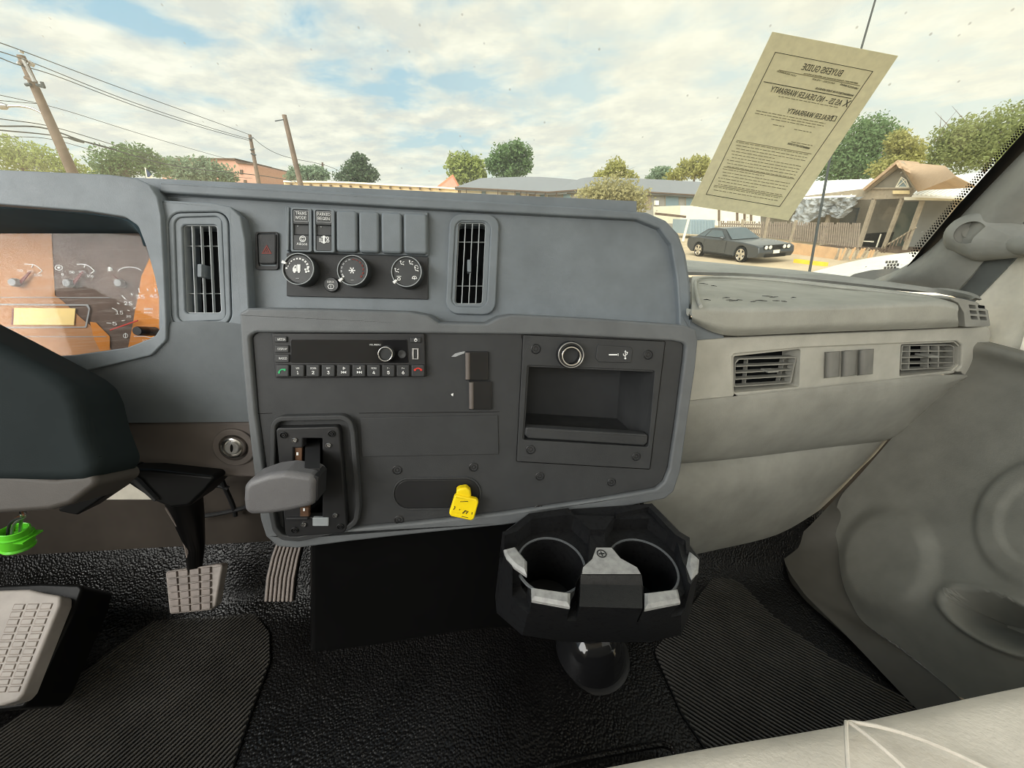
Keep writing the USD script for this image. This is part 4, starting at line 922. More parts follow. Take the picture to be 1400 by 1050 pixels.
dvf = m3.Manifold.hull_points(np.array(hpts([(794, 785), (877, 785)], ZT + .004) + hpts([(793.5, 802), (879.5, 804)], ZT - .006) + hpts([(793, 836), (880, 838)], ZT - .030) + hpts([(794, 790), (878, 790)], ZT - .05), float))
t.add('divider', place(dv + dvf), M_CUP, smooth=20)
t.add('divider_pad', place(prism([(815, 749.5), (836, 749.5), (848, 764), (870.6, 776.5), (875.5, 785), (795.6, 785), (797, 776.5), (809.6, 765)], ZT + .0035, ZT + .0050, ZT + .004)), M_SHEEN)
t.add('rear_divider', place(prism([(784, 704), (840, 705.7), (827, 724), (807, 724)], ZT - .03, ZT + .004, ZT + .004)), M_CUP, smooth=20)
t.add('rear_wall', place(prism([(687, 727), (704, 721.5), (723, 702), (777, 694.5), (785, 704.5), (776, 703.5), (727, 709.5), (708, 726), (690, 732)], ZT - .03, ZT + .004, ZT + .004)), M_CUP, smooth=20)
t.add('rear_wall', place(prism([(841, 697.5), (891, 688), (928.6, 726.5), (943, 735), (943, 752), (938.5, 752), (937, 739), (923, 730.5), (887, 693), (843, 702.5)], ZT - .03, ZT + .004, ZT + .004)), M_CUP, smooth=20)
for c in (cl, cr):
    rg = (m3.Manifold.cylinder(.002, R_ * 1.075, R_ * 1.06, 56) - m3.Manifold.cylinder(.02, R_ * 1.0, R_ * 1.0, 56).translate((0, 0, -.01))).translate((c[0], c[1], ZS - .0005))
    t.add('cup_ring', place(rg), M_RIM)
    cp = t.add('cup_floor', place(m3.Manifold.cylinder(.002, R_ * .94, R_ * .93, 48).translate((c[0], c[1], ZS - .0755))), M_DARK)
    for q in (-1, 1):
        t.add('drain_hole', place(m3.Manifold.cylinder(.001, .0036, .0036, 14).translate((c[0] + q * .010 - .003, c[1] - .014, ZS - .0733))), M_BLK, cp)
lg = hp(ZT + .0052).uv(822.5, 757)
t.add('logo_mark', place((m3.Manifold.cylinder(.0006, .006, .006, 24) - m3.Manifold.cylinder(.01, .0048, .0048, 24).translate((0, 0, -.004)) + m3.Manifold.cube((.007, .0012, .0006), True).translate((0, 0, .0003)) + m3.Manifold.cube((.0012, .007, .0006), True).translate((0, 0, .0003))).translate((lg[0], lg[1], ZT + .005))), M_DARK)
t.add('mount', place(prism([(742, 684), (868, 678), (871, 692), (740, 699)], ZT - .09, ZT - .01, ZT)), M_BLK)
t.done()

# ------------------------------------------------------------------ passenger dash
t = Thing('passenger_dash', 'light grey dash on the passenger side with padded lid and two wide air vents', 'dashboard')
LV = [(1002.5, 487), (1094, 477), (1092, 529), (1003, 537)]
RV = [(1231, 471), (1304, 468), (1310, 474), (1309, 498), (1300, 507), (1229, 514.5)]
fas = poly([(900, 466), (990, 461), (1313, 448), (1350, 446.5), (1353, 455), (1348, 478), (1336, 508), (1322, 520), (1312, 508), (1010, 541), (900, 552)], 2)
band = poly([(1000, 484), (1096, 475), (1306, 466), (1313, 472), (1312, 500), (1302, 509.5), (1010, 541), (1001, 536)], 4)
holes = unary_union([poly(LV, 3), poly(RV, 2)])
t.add('fascia', plate(PP, fas.difference(band), -.06, 0, .003, 3), M_FASC)
t.add('vent_band', plate(PP, band.buffer(1).difference(holes), -.04, -.005, .001), M_FASC)
cols = [(905, 552, 632), (1010, 541, 624), (1110, 530.5, 612), (1212, 519.5, 599), (1268, 513.5, 566), (1328, 512, 520)]
def ppt(x, y, w): return PP.at(x, y, w)
r0 = [ppt(x, a, 0) for x, a, b in cols]; r1 = [ppt(x + .15 * (0), a + (b - a) * .3, .004) for x, a, b in cols]
r2 = [ppt(x, a + (b - a) * .75, -.016) for x, a, b in cols]; r3 = [ppt(x, b, -.042) for x, a, b in cols]; r4 = [ppt(x, b + 2, -.075) for x, a, b in cols]
t.add('lower_face', patch([r0, r1, r2, r3, r4], 30, 40, .006), M_FASC_SHADE)
rows = [[ppt(*q) for q in r] for r in (
    [(880, 638, -.075), (1000, 616, -.07), (1110, 600, -.07), (1180, 588, -.075), (1216, 584, -.085)],
    [(880, 658, -.056), (1000, 634, -.05), (1110, 617, -.05), (1180, 605, -.056), (1216, 599, -.07)],
    [(880, 690, -.045), (1000, 674, -.035), (1085, 660, -.04), (1150, 645, -.055), (1196, 622, -.08)],
    [(880, 740, -.055), (985, 722, -.05), (1065, 708, -.055), (1118, 690, -.075), (1160, 660, -.10)],
    [(890, 795, -.10), (975, 777, -.10), (1045, 762, -.10), (1085, 748, -.115), (1130, 705, -.14)])]
t.add('knee_bolster', patch(rows, 30, 30, .008), M_FASC_SHADE)
# padded lid
pcol = [(946, 378, 419, 440), (1000, 377.5, 419, 459), (1060, 380.5, 418.5, 457), (1130, 387.5, 416.5, 454), (1210, 396, 413.5, 451), (1280, 404, 411, 448.5), (1310, 409.5, 419, 446.5)]
cr_ = [PP.at(x, c, .018) for x, a, c, b in pcol]
far = []
for (x, a, c, b), q in zip(pcol, cr_):
    z = (T2W.T @ q)[2]; far.append(P(x, a, Z=z - .002))
tops = [[f + T2W @ [0, .004, -.04] for f in far]] + [[f + (q - f) * s for f, q in zip(far, cr_)] for s in (0, .35, .7)]
soft = [PP.at(x, c + (b - c) * .22, .027) for x, a, c, b in pcol]; fr_ = [PP.at(x, c + (b - c) * .65, .026) for x, a, c, b in pcol]; bt = [PP.at(x, b, .012) for x, a, c, b in pcol]
def dents(px, py): return 0 * px
t.add('pad_lid', patch([*tops, cr_, soft, fr_, bt], 60, 90, .012), M_PAD)
zc = (T2W.T @ cr_[1])[2]
ridge = [P(x, y, Z=zc + .004) for x, y in [(958, 419), (952, 400), (951, 386), (962, 379.5), (1010, 380), (1060, 383.5), (1130, 391), (1200, 398.5), (1250, 404.5), (1284, 409.5)]]
t.add('pad_bead', tube(spline(ridge, 60), .0026, 8), M_PAD)
rk = np.random.default_rng(11)
for k, (x, y) in enumerate([(962, 388), (976, 391), (967, 410), (993, 407), (997, 410), (1003, 411), (1010, 410.5), (1041, 411), (1049, 405), (1058, 406), (1061, 411), (1030, 412), (1085, 407), (1072, 412)]):
    p = P(x, y, Z=zc + .0006); dv_ = T2W @ unit([1, rk.uniform(-.5, .5), 0]); ln = rk.uniform(.004, .012)
    t.add('crack', tube([p - dv_ * ln, p + T2W @ [0, rk.uniform(-.002, .002), .0004], p + dv_ * ln], [.0003, .0007, .0003], 6), M_DARK)
t.add('notch', plate(PP, poly([(942, 437), (974, 438), (984, 443), (987, 452), (990, 462), (942, 466)], 1), -.03, .003, .001), M_DASH)
# rail between lid and windscreen
rw = [[P(x, y, Z=zc - .004 + dz) for x, y in pts] for dz, pts in ((.004, [(900, 371), (1000, 373), (1100, 380.5), (1200, 391), (1290, 402), (1326, 410)]), (.008, [(900, 366), (1000, 368), (1100, 376.5), (1200, 387.5), (1290, 399), (1330, 409)]), (.012, [(900, 352), (1000, 361), (1100, 370.5), (1200, 383), (1290, 396), (1334, 407)]))]
t.add('under_tray', patch([[T(x, y, zc - .035) for x in (.24, .6, .98)] for y in (.66, .8, 1.05)], 6, 6, .004, toward=T2W[:, 2]), M_DARK)
t.add('demist_rail', patch(rw, 14, 60, .008, toward=T2W[:, 2]), M_PILL)
# corner demister grille
cg = poly([(1288, 404), (1312, 408), (1334, 413), (1349, 424), (1352.5, 445.5), (1318, 447), (1316, 428), (1308, 414)], 2)
gr_h = [poly([(1322.5 + dx + r * 1.2, 416.5 + r * 7.6 + dx * .06), (1331.5 + dx + r * 1.2, 417.2 + r * 7.6 + dx * .06), (1333 + dx + r * 1.2, 422 + r * 7.6 + dx * .06), (1324 + dx + r * 1.2, 421.4 + r * 7.6 + dx * .06)], .6) for dx in (0, 12.4) for r in (0, 1, 2)]
cgp = t.add('corner_grille', plate(PP, cg.difference(unary_union(gr_h)), -.02, .014, .002), M_PILL)
t.add('grille_back', plate(PP, poly([(1318, 414), (1346, 418), (1350, 441), (1322, 441)]), -.02, .002), M_VOID, cgp)
t.done()
def wide_vent(label, q, nsl, bars, tab, w0):
    t = Thing('air_vent', label, 'air vent', 'wide air vents of the passenger dash')
    g = poly(q, 2)
    t.add('duct', plate(PP, g.buffer(1.5), -.06, -.042), M_VOID)
    t.add('side_wall', plate(PP, g.buffer(1.2).difference(g.buffer(-.4)), -.042, w0 - .004), M_DOOR)
    return t, g
M_SLATG = mat('grey_slat_plastic', srgb(140, 139, 132), .5, .4)
t, g = wide_vent('angled wide air vent of the passenger dash nearest the console', LV, 4, (), None, -.005)
iq = [(1006, 490.5), (1089.5, 487.5), (1081, 523.5), (1003.5, 529)]
t.add('louvre_frame', plate(PP, poly([(1004, 496), (1009, 490), (1089, 487.5), (1081, 524), (1003, 529.5)], 2).difference(poly([(1005.5, 497), (1010, 491.8), (1087, 489.4), (1079.5, 522.6), (1004.5, 527.6)], 2)), -.022, -.010, .001), M_SLATG)
for v in (.27, .50, .73):
    a, b = quad_at(iq, .01, v), quad_at(iq, .985, v)
    t.add('slat', plate(PP, [(a[0], a[1] - .8), (b[0], b[1] - .8), (b[0], b[1] + .8), (a[0], a[1] + .8)], -.024, -.012, .0008), M_SLATG)
for u in (.2, .8):
    a, b = quad_at(iq, u, .02), quad_at(iq, u, .98)
    t.add('crossbar', plate(PP, [(a[0] - .4, a[1]), (a[0] + .4, a[1]), (b[0] + .4, b[1]), (b[0] - .4, b[1])], -.030, -.022), M_SLATG)
t.add('slider', plate(PP, poly([(1049.5, 507), (1064, 506.3), (1064, 508.8), (1052, 509.6), (1049.5, 510)], .6), -.02, -.004, .0015), M_PILL)
t.done()
t, g = wide_vent('wide gridded air vent of the passenger dash nearest the door', RV, 4, (), None, -.005)
iq = [(1231.5, 472), (1303.5, 472), (1303, 503.5), (1229.5, 506)]
fo = poly([(1232.5, 472), (1299, 471), (1304, 474), (1304, 499), (1300, 503), (1230, 506.5)], 2)
t.add('louvre_frame', plate(PP, fo.difference(fo.buffer(-1.3)), -.02, -.007, .001), M_SLATG)
for v in (.25, .5, .75):
    a, b = quad_at(iq, .01, v), quad_at(iq, .99, v)
    t.add('slat', plate(PP, [(a[0], a[1] - .8), (b[0], b[1] - .8), (b[0], b[1] + .8), (a[0], a[1] + .8)], -.022, -.008, .0008), M_SLATG)
for u in (.17, .53, .72):
    a, b = quad_at(iq, u, .02), quad_at(iq, u, .98)
    t.add('crossbar', plate(PP, [(a[0] - .8, a[1]), (a[0] + .8, a[1]), (b[0] + .8, b[1]), (b[0] - .8, b[1])], -.022, -.010, .0008), M_SLATG)
t.add('slider', plate(PP, rect(1268, 486, 1283, 489.2, .8), -.02, .001, .002), M_PILL)
t.done()
t = Thing('blank_rocker_covers', 'three curved blank switch covers between the passenger vents', 'switch cover')
for x in (1127.5, 1150.5, 1173):
    c0, c1 = PP.at(x + 11, 482 - (x - 1127) * .07, -.012), PP.at(x + 9.5, 516 - (x - 1127) * .08, -.012)
    q = poly([(x, 481.5 - (x - 1127) * .07), (x + 22, 480 - (x - 1127) * .07), (x + 20.5, 515 - (x - 1127) * .08), (x - 1, 517.5 - (x - 1127) * .08)])
    t.add('socket', plate(PP, q, -.006, -.0042), M_DOOR)
    n = 10; pts0, pts1 = [], []
    for k in range(n + 1):
        s = k / n; h = -.004 + .0085 * math.sin(math.pi * s) ** .6
        a, b = quad_at([(x + .8, 482.3 - (x - 1127) * .07), (x + 21.2, 480.8 - (x - 1127) * .07), (x + 19.8, 514.2 - (x - 1127) * .08), (x - .2, 516.6 - (x - 1127) * .08)], s, 0), quad_at([(x + .8, 482.3 - (x - 1127) * .07), (x + 21.2, 480.8 - (x - 1127) * .07), (x + 19.8, 514.2 - (x - 1127) * .08), (x - .2, 516.6 - (x - 1127) * .08)], s, 1)
        pts0.append(PP.at(*a, h)); pts1.append(PP.at(*b, h))
    t.add('cover', patch([pts0, pts1], 3, 22, .003), mat('grey_cover', srgb(126, 125, 120), .5, .35))
t.done()
# dark baffle closing the space behind the passenger dash
single('wall_front', patch([[T(x, y, z) for x in (.2, .6, 1.0)] for y, z in ((.64, -.16), (.66, -.4), (.67, -.70))], 6, 6, .01, toward=-T2W[:, 1]), M_FIRE, 'dark liner behind the passenger dash', 'wall', kind='structure')

# ------------------------------------------------------------------ kick panel, door
def D(px, py, X): return P(px, py, X=X)
A_ = [(1351, 470, .930), (1342, 505, .925), (1300, 556, .905), (1252, 602, .88), (1190, 672, .83), (1149, 720, .79), (1147, 752, .768), (1160, 814, .72), (1180, 850, .712), (1240, 892, .712), (1310, 952, .712)]
B_ = [(1640, 545), (1640, 575), (1640, 610), (1640, 650), (1640, 710), (1640, 760), (1640, 800), (1640, 860), (1640, 920), (1640, 1000), (1640, 1090)]
rows = []
for (x, y, X), (x2, y2) in zip(A_, B_):
    X2 = X + .015
    a, b = D(x, y, X), D(x2, y2, X2)
    rows.append([a + (b - a) * s for s in (-.14 if y < 690 else -.03 if y < 740 else 0, .1, .35, .7, 1)])
def door_relief(px, py):
    r = 0 * px
    # pocket
    ca, sa = math.cos(.42), math.sin(.42); dx, dy = px - 1372, py - 852
    u, v = dx * ca + dy * sa, -dx * sa + dy * ca
    e = np.sqrt((u / 82) ** 2 + (v / 30) ** 2)
    r = r - .065 * (1 - smooth01((e - .72) / .3)) + .006 * np.exp(-((e - 1.12) / .12) ** 2)
    # loudspeaker field: two soft ridges
    d = np.sqrt(((px - 1440) / 108) ** 2 + ((py - 718) / 92) ** 2)
    r = r + .006 * smooth01((1.05 - d) / .14) - .004 * smooth01((.72 - d) / .10)
    # rounded bulge low at the front
    b = np.sqrt(((px - 1215) / 75) ** 2 + ((py - 770) / 85) ** 2)
    r = r + .012 * smooth01((1.0 - b) / .35)
    # top roll
    r = r + .015 * np.exp(-((py - (478 + (px - 1350) * .26)) / 14) ** 2)
    return r
single('door_1', patch_px(rows, 130, 130, .03, door_relief, toward=-T2W[:, 0]), M_DOOR, 'grey moulded inner panel of the passenger door with a pocket', 'door', kind='structure')
kp = [[D(*q) for q in r] for r in (
    [(1222, 596, .90), (1256, 598, .885)],
    [(1160, 664, .845), (1192, 674, .832)],
    [(1110, 716, .765), (1150, 722, .792)],
    [(1072, 752, .700), (1148, 754, .770)],
    [(1084, 790, .662), (1161, 816, .722)],
    [(1100, 812, .660), (1182, 852, .714)],
    [(1160, 872, .672), (1242, 896, .714)],
    [(1250, 966, .685), (1314, 956, .714)],
    [(1330, 1045, .69), (1400, 1040, .714)])]
single('wall_right', patch(kp, 40, 12, .02, toward=-T2W[:, 0]), mat('kick_panel_plastic', srgb(84, 82, 76), .6, .35, grain=.25), 'dark grey kick panel and door sill below the passenger dash', 'wall', kind='structure')

# ------------------------------------------------------------------ windscreen, pillar
g0, g1, g2 = P(1246, 360, X=.98), P(1400, 196, X=.93), T(-.10, 1.02, -.05)
_n = unit(np.cross(g1 - g0, g2 - g0)); _n = _n if _n.dot(g0) < 0 else -_n
_u = unit(T2W[:, 0] - _n * T2W[:, 0].dot(_n)); WS = Plane(g0, _u, np.cross(_n, _u))
usdkit.material(stage, LOOKS + 'windscreen_glass', {
    "g": ("geometry", {}), "n": ("noise_texture", {"scale": 9.0, "detail": 6.0, "roughness": .6}), "r": ("map_range", {"from_min": .42, "from_max": .8, "to_min": .035, "to_max": .085, "clamp": True}),
    "v": ("voronoi_texture", {"scale": 26.0, "randomness": 1.0}), "vr": ("map_range", {"from_min": .03, "from_max": .06, "to_min": .55, "to_max": 0.0, "clamp": True}),
    "ad": ("math", {"math_type": "add", "use_clamp": True}),
    "t": ("transparent_bsdf", {"color": (.97, .98, .96)}), "d": ("diffuse_bsdf", {"color": (.55, .53, .48)}), "gl": ("glossy_bsdf", {"roughness": .02}),
    "lw": ("layer_weight", {"blend": .5}), "pw": ("math", {"math_type": "power", "value2": 5.0}), "f": ("math", {"math_type": "multiply_add", "value2": .9, "value3": .025}), "m1": ("mix_closure", {}), "m2": ("mix_closure", {})},
    [("g.position", "n.vector"), ("n.fac", "r.value"), ("g.position", "v.vector"), ("v.distance", "vr.value"), ("r.result", "ad.value1"), ("vr.result", "ad.value2"), ("ad.value", "m1.fac"),
     ("t.BSDF", "m1.closure1"), ("d.BSDF", "m1.closure2"), ("lw.facing", "pw.value1"), ("pw.value", "f.value1"), ("f.value", "m2.fac"), ("m1.closure", "m2.closure1"), ("gl.BSDF", "m2.closure2")], surface="m2.closure")
glass = poly([(-420, -260), (1560, -260), (1560, 30), (1400, 200), (1250, 362), (1200, 392), (1000, 380), (560, 340), (-420, 340)])
single('window_1', plate(WS, glass, -.006, 0), LOOKS + 'windscreen_glass', 'dusty windscreen glass in front of the dashboard', 'window', kind='structure', smooth=False)
frit = poly([(1240, 365), (1251, 352), (1262, 338), (1310, 281), (1400, 181), (1430, 148), (1470, 120), (1400, 214), (1320, 296), (1278, 342), (1256, 362)])
f = Thing('trim_2', 'black printed border of the windscreen along the pillar', 'trim', kind='structure')
f.add('band', plate(WS, frit, .0004, .0012), M_BLK)
dots = []
for row, (off, rr) in enumerate(((3.2, 1.5), (6.4, 1.15), (9.0, .8))):
    pts = np.array([(1251, 352), (1262, 338), (1310, 281), (1400, 181), (1430, 148)], float)
    ls = LineString(pts); L = ls.length
    for k in np.arange(row % 2 * 2.2, L, 4.4):
        q = ls.interpolate(k); q2 = ls.interpolate(min(k + 1, L)); d = np.array([q2.x - q.x, q2.y - q.y])
        if np.linalg.norm(d) < 1e-6: continue
        d = unit(d); dots.append(plate(WS, ell(q.x + d[1] * off * 1, q.y - d[0] * off, rr, n=8), .0004, .0012))
f.add('dot', cat(*dots), M_BLK, kind='stuff')
f.done()

L_ = [(1190, 384, 1.0), (1240, 362, .985), (1277, 336, .975), (1320, 289, .96), (1400, 206, .935), (1500, 110, .91), (1720, -90, .87)]
Mi = [(1238, 392, .985), (1272, 372, .955), (1308, 342, .935), (1352, 300, .92), (1425, 228, .90), (1530, 130, .88), (1760, -60, .84)]
R_s = [(1302, 405, .985), (1322, 383, .965), (1350, 352, .955), (1398, 305, .94), (1475, 235, .925), (1570, 160, .91), (1800, -30, .87)]
single('trim_3', patch([[P(*q[:2], X=q[2]) for q in (a, lerp3, b, c)] for a, lerp3, b, c in [(l, tuple((np.array(l) + np.array(m_)) / 2 + np.array([-1, -1, -.008])), m_, r) for l, m_, r in zip(L_, Mi, R_s)]], 60, 30, .012, toward=-T2W[:, 0]), M_PILL, 'light grey trim of the front pillar beside the windscreen', 'trim', kind='structure')
single('trim_4', patch([[P(1300, 404, X=.99), P(1328, 416, X=.985)], [P(1349, 352, X=.965), P(1384, 358, X=.97)], [P(1400, 302, X=.95), P(1440, 300, X=.955)]], 12, 6, .01, toward=-T2W[:, 0]), mat('seal_strip', srgb(104, 108, 106), .7, .3), 'dark grey strip between the pillar trim and the door frame', 'trim', kind='structure')
single('trim_5', patch([[P(1326, 414, X=.988), P(1345, 455, X=.985), P(1350, 500, X=.972), P(1364, 512, X=.965)], [P(1384, 357, X=.975), P(1392, 400, X=.97), P(1384, 455, X=.968), P(1382, 515, X=.962)], [P(1440, 300, X=.96), P(1440, 345, X=.955), P(1418, 405, X=.958), P(1404, 440, X=.958)]], 24, 20, .02, toward=-T2W[:, 0]), M_CREAML, 'cream inner frame of the passenger door window', 'trim', kind='structure')
single('trim_6', patch([[P(1366, 530, X=.972), P(1480, 560, X=.965)], [P(1404, 425, X=.970), P(1520, 400, X=.965)]], 8, 6, .01, toward=-T2W[:, 0]), M_BLK, 'black window channel of the passenger door', 'trim', kind='structure')

# grab handle on the pillar
t = Thing('grab_handle', 'light grey grab handle base with a round recess on the pillar', 'handle')
hc = P(1325, 318, X=.925); vd = unit(hc); ha = unit(T2W @ [.25, -1, .05])
hs = [(P(1326, 318, X=.95), .034), (P(1318, 326, X=.952), .026), (P(1346, 314, X=.95), .034), (P(1352, 330, X=.948), .034), (P(1386, 331, X=.942), .023), (P(1404, 336, X=.937), .018)]
mnt = hull(hs, 32)
zf = np.array([0, 0, 1.0]); RM = trimesh.geometry.align_vectors(zf, vd)
cy = trimesh.creation.cylinder(.0190, .032, sections=40); cy.apply_transform(RM); cy.apply_translation(hc - vd * .003)
mnt = mnt - m3.Manifold(m3.Mesh(np.asarray(cy.vertices, np.float32), np.asarray(cy.faces, np.uint32)))
t.add('mount', tri(mnt), M_PILL, smooth=40)
dk_ = trimesh.creation.cylinder(.0188, .004, sections=40); dk_.apply_transform(RM); dk_.apply_translation(hc + vd * .012)
t.add('recess', dk_, M_DOOR)
cp_ = trimesh.creation.cylinder(.0085, .004, sections=30); cp_.apply_transform(RM); cp_.apply_translation(hc + vd * .0085)
t.add('screw_cap', cp_, M_DOOR)
t.add('bar', tube(spline([P(1384, 330, X=.935), P(1405, 336, X=.925), P(1450, 330, X=.91), P(1530, 305, X=.90)], 24), .015, 16), M_PILL)
t.done()
# ------------------------------------------------------------------ price card on the glass
PCD = WS.shift(.004)
t = Thing('buyers_guide_card', 'tan printed card hung on the windscreen, lettering seen reversed', 'notice')
card = [(1056, 43.5), (1228, 76.5), (1078, 301.5), (943.5, 281)]
t.add('sheet', plate(PCD, poly(card), -.0008, 0), M_PAPER, smooth=False)
def cq(u, v): return quad_at(card, u, v)
def cline(u0, u1, v, wd=.8, m=M_INK, name='ruled_line'):
    a, b = cq(u0, v), cq(u1, v); t.add(name, plate(PCD, stroke([a, b], wd), 0, .0004), m)
fr_px = [(1060, 71), (1194, 97.5), (1066, 283), (965, 266)]
t.add('border', plate(PCD, poly(fr_px).difference(poly(fr_px).buffer(-.7)), 0, .0004), M_INK)
def fq(u, v): return quad_at(fr_px, u, v)
def fline(u0, u1, v, wd=.7, m=None): t.add('ruled_line', plate(PCD, stroke([fq(u0, v), fq(u1, v)], wd), 0, .0004), m or M_INK)
def word(s, x0, y0, x1, y1, h, m=None, bold=False): t.add('lettering', txt(PCD, (x1, y1), (x0, y0), s, h, 0, bold, .0005), m or M_INK)
word('BUYERS GUIDE', 1095, 95, 1148.5, 104.5, 7.0)
word('AS IS - NO DEALER WARRANTY', 1052, 125, 1148, 144.5, 6.2)
word('DEALER WARRANTY', 1074.5, 154.5, 1135.5, 165.5, 5.6)
word('X', 1151, 145, 1158, 146.5, 7.5)
bx = poly([(1138.5, 158), (1145, 159), (1141.5, 166), (1135.5, 165)]); t.add('check_box', plate(PCD, bx.difference(bx.buffer(-.7)), 0, .0004), M_INK)
word('IMPORTANT: Spoken promises are difficult to enforce.', 1098, 101, 1172, 115, 1.6, M_INKL)
word('VEHICLE MAKE', 1148, 116, 1172, 122.5, 1.8); word('MODEL  YEAR', 1110, 109, 1140, 115, 1.8, M_INKL); word('VIN NUMBER', 1062, 98, 1088, 105, 1.8, M_INKL)
word('WARRANTIES FOR THIS VEHICLE:', 1114, 121.5, 1166, 132, 2.0)
fline(.12, .97, .112, .9, M_INKL); fline(.03, .97, .205, 1.0)
rr = np.random.default_rng(3)
def fine(v, u0, u1, wd=.9):
    u = u0
    while u < u1:
        w_ = .015 + .05 * rr.random(); t.add('fine_print', plate(PCD, stroke([fq(u, v), fq(min(u + w_, u1), v)], wd), 0, .0004), M_INKL); u += w_ + .012
for v, a, b in [(.28, .25, .9), (.40, .1, .88), (.418, .1, .88), (.436, .3, .8), (.47, .35, .48), (.475, .6, .8), (.56, .65, .9)]: fine(v, a, b)
word('WARRANTIES LEFT TO ISSUE:', 1076, 197, 1106, 204, 2.0)
for k in range(17): fine(.625 + k * .021, .05 + .02 * (k % 3), .93 - (.35 if k in (3, 9, 13) else 0), .8)
for v in (.615, .80, .93): fline(.05, .95, v, .7, M_INKL)
t.done()
# ------------------------------------------------------------------ passenger seat
edge = [(640, 1085, -.365), (776, 1051, -.362), (966, 1014, -.36), (1161, 981, -.36), (1400, 931, -.36), (1560, 900, -.36)]
front = [P(x, y, Z=z) for x, y, z in edge]
back_ = T2W @ [0, -.50, .035]; rows = []
for dy, dz in ((.000, -.16), (.012, -.05), (.012, -.022), (0, 0), (-.03, .012), (-.08, .02), (-.18, .026), (-.45, .03)):
    rows.append([q + T2W @ [0, dy - .008, dz - .004] for q in front])
t = Thing('seat', 'grey vinyl seat cushion with raised seams in the lower right corner', 'seat')
t.add('cushion', patch(rows, 60, 60, .05, toward=T2W[:, 2]), M_SEAT)
PSE = Plane(P(1240, 1010, Z=-.348), T2W[:, 0], T2W[:, 1])
for pts in ([(1157, 987), (1157, 1010), (1161, 1075)], [(1160, 987), (1195, 1013), (1262, 1075)], [(1162, 987), (1237, 1003), (1295, 1025), (1400, 1078)]):
    t.add('seam_piping', tube(spline([PSE.at(*q, w=-.005 if k == 0 else .003) for k, q in enumerate(pts)], 24), .0014, 8), M_SEAT)
def cushion(x0, x1, y0, y1, z0, z1, r, tilt=0.0):
    m = tri(m3.Manifold.batch_hull([m3.Manifold.sphere(r, 20).translate((x, y, z)) for x in (x0 + r, x1 - r) for y in (y0 + r, y1 - r) for z in (z0 + r, z1 - r)]))
    m.apply_translation([0, -y0, -z0]); m.apply_transform(trimesh.transformations.rotation_matrix(math.radians(tilt), [1, 0, 0])); m.apply_translation([0, y0, z0])
    M = np.eye(4); M[:3, :3] = T2W; m.apply_transform(M); return m
t.add('backrest', cushion(-.12, .86, -.70, -.54, -.40, .22, .05, 12), M_SEAT)
t.add('base', cushion(-.08, .84, -.45, .06, -.68, -.50, .03), M_BLK)
t.done()
t = Thing('seat', 'grey vinyl driver seat behind the steering column', 'seat')
t.add('cushion', cushion(-.86, -.36, -.52, .0, -.46, -.32, .05), M_SEAT)
t.add('backrest', cushion(-.86, -.36, -.70, -.54, -.40, .26, .05, 12), M_SEAT)
t.add('base', cushion(-.82, -.40, -.45, -.05, -.68, -.46, .03), M_BLK)
t.done()
single('wall_rear', patch([[T(x, -.86, z) for x in (-1.05, 0, .95)] for z in (-.7, -.2, .12)], 6, 6, .03, toward=T2W[:, 1]), M_FIRE, 'dark lower rear wall of the cab behind the seats', 'wall', kind='structure')
single('door_2', patch([[T(-1.08, y, z) for y in (-.86, 0, .7)] for z in (-.7, -.4, -.12)], 6, 6, .04, toward=T2W[:, 0]), M_DOOR, 'grey inner panel of the driver door left of the foot rest', 'door', kind='structure')
single('ceiling', patch([[T(x, y, z) for x in (-1.05, -.5, .4, .95)] for y, z in ((-.88, .60), (-.5, .68), (.1, .68), (.36, .62))], 12, 12, .04, toward=-T2W[:, 2]), M_HEAD, 'pale headliner of the cab roof', 'ceiling', kind='structure')

# ================================================================== outside
M_GND = mat('lot_asphalt', srgb(188, 170, 140), .9, .15, var=.14, vscale=.6, voro=.2, vor_scale=40, vor_dist=.01)
M_CREAMW = mat('cream_wall', srgb(226, 218, 196), .8, .2, var=.05, vscale=2)
M_GREYW = mat('grey_wall', srgb(150, 148, 140), .8, .2, var=.08, vscale=2)
M_SHING = mat('grey_shingle', srgb(128, 130, 130), .9, .1, var=.2, vscale=14, voro=.4, vor_scale=6, vor_dist=.03)
M_TANSH = mat('tan_shingle', srgb(176, 150, 122), .9, .1, var=.2, vscale=6, voro=.4, vor_scale=5, vor_dist=.03)
M_TIN = mat('white_tin_roof', srgb(228, 226, 216), .45, .4, var=.05, vscale=2)
M_BRICK = mat('brown_brick', srgb(186, 146, 128), .9, .1, var=.08, vscale=3)
M_ORNG = mat('orange_roof', srgb(190, 126, 98), .9, .1, var=.12, vscale=5)
M_PWOOD = mat('weathered_wood', srgb(150, 138, 118), .8, .2, var=.18, vscale=7)
M_DWOOD = mat('dark_wood', srgb(98, 84, 72), .85, .15, var=.25, vscale=9)
M_PLY = mat('plywood', srgb(198, 162, 122), .8, .2, var=.12, vscale=3)
M_PORCH = mat('porch_wall', srgb(124, 118, 104), .85, .15, var=.15, vscale=2)
M_WIN = mat('window_glass_far', srgb(120, 138, 142), .15, .5)
M_POLE = mat('pole_wood', srgb(112, 98, 86), .9, .1, var=.2, vscale=3)
M_WIRE = mat('wire_black', srgb(70, 76, 78), .7, .2)
M_TARP = mat('grey_tarp', srgb(138, 140, 138), .5, .4, var=.5, vscale=1.6)
M_YCURB = mat('yellow_paint', srgb(236, 186, 60), .7, .2, var=.1, vscale=4)
M_WHITEP = mat('white_car_paint', srgb(238, 234, 216), .3, .5)
_xs, _ys = 400, 500
g = trimesh.creation.box([900, 900, .4]); g.apply_translation([0, 300, GROUND - .2])
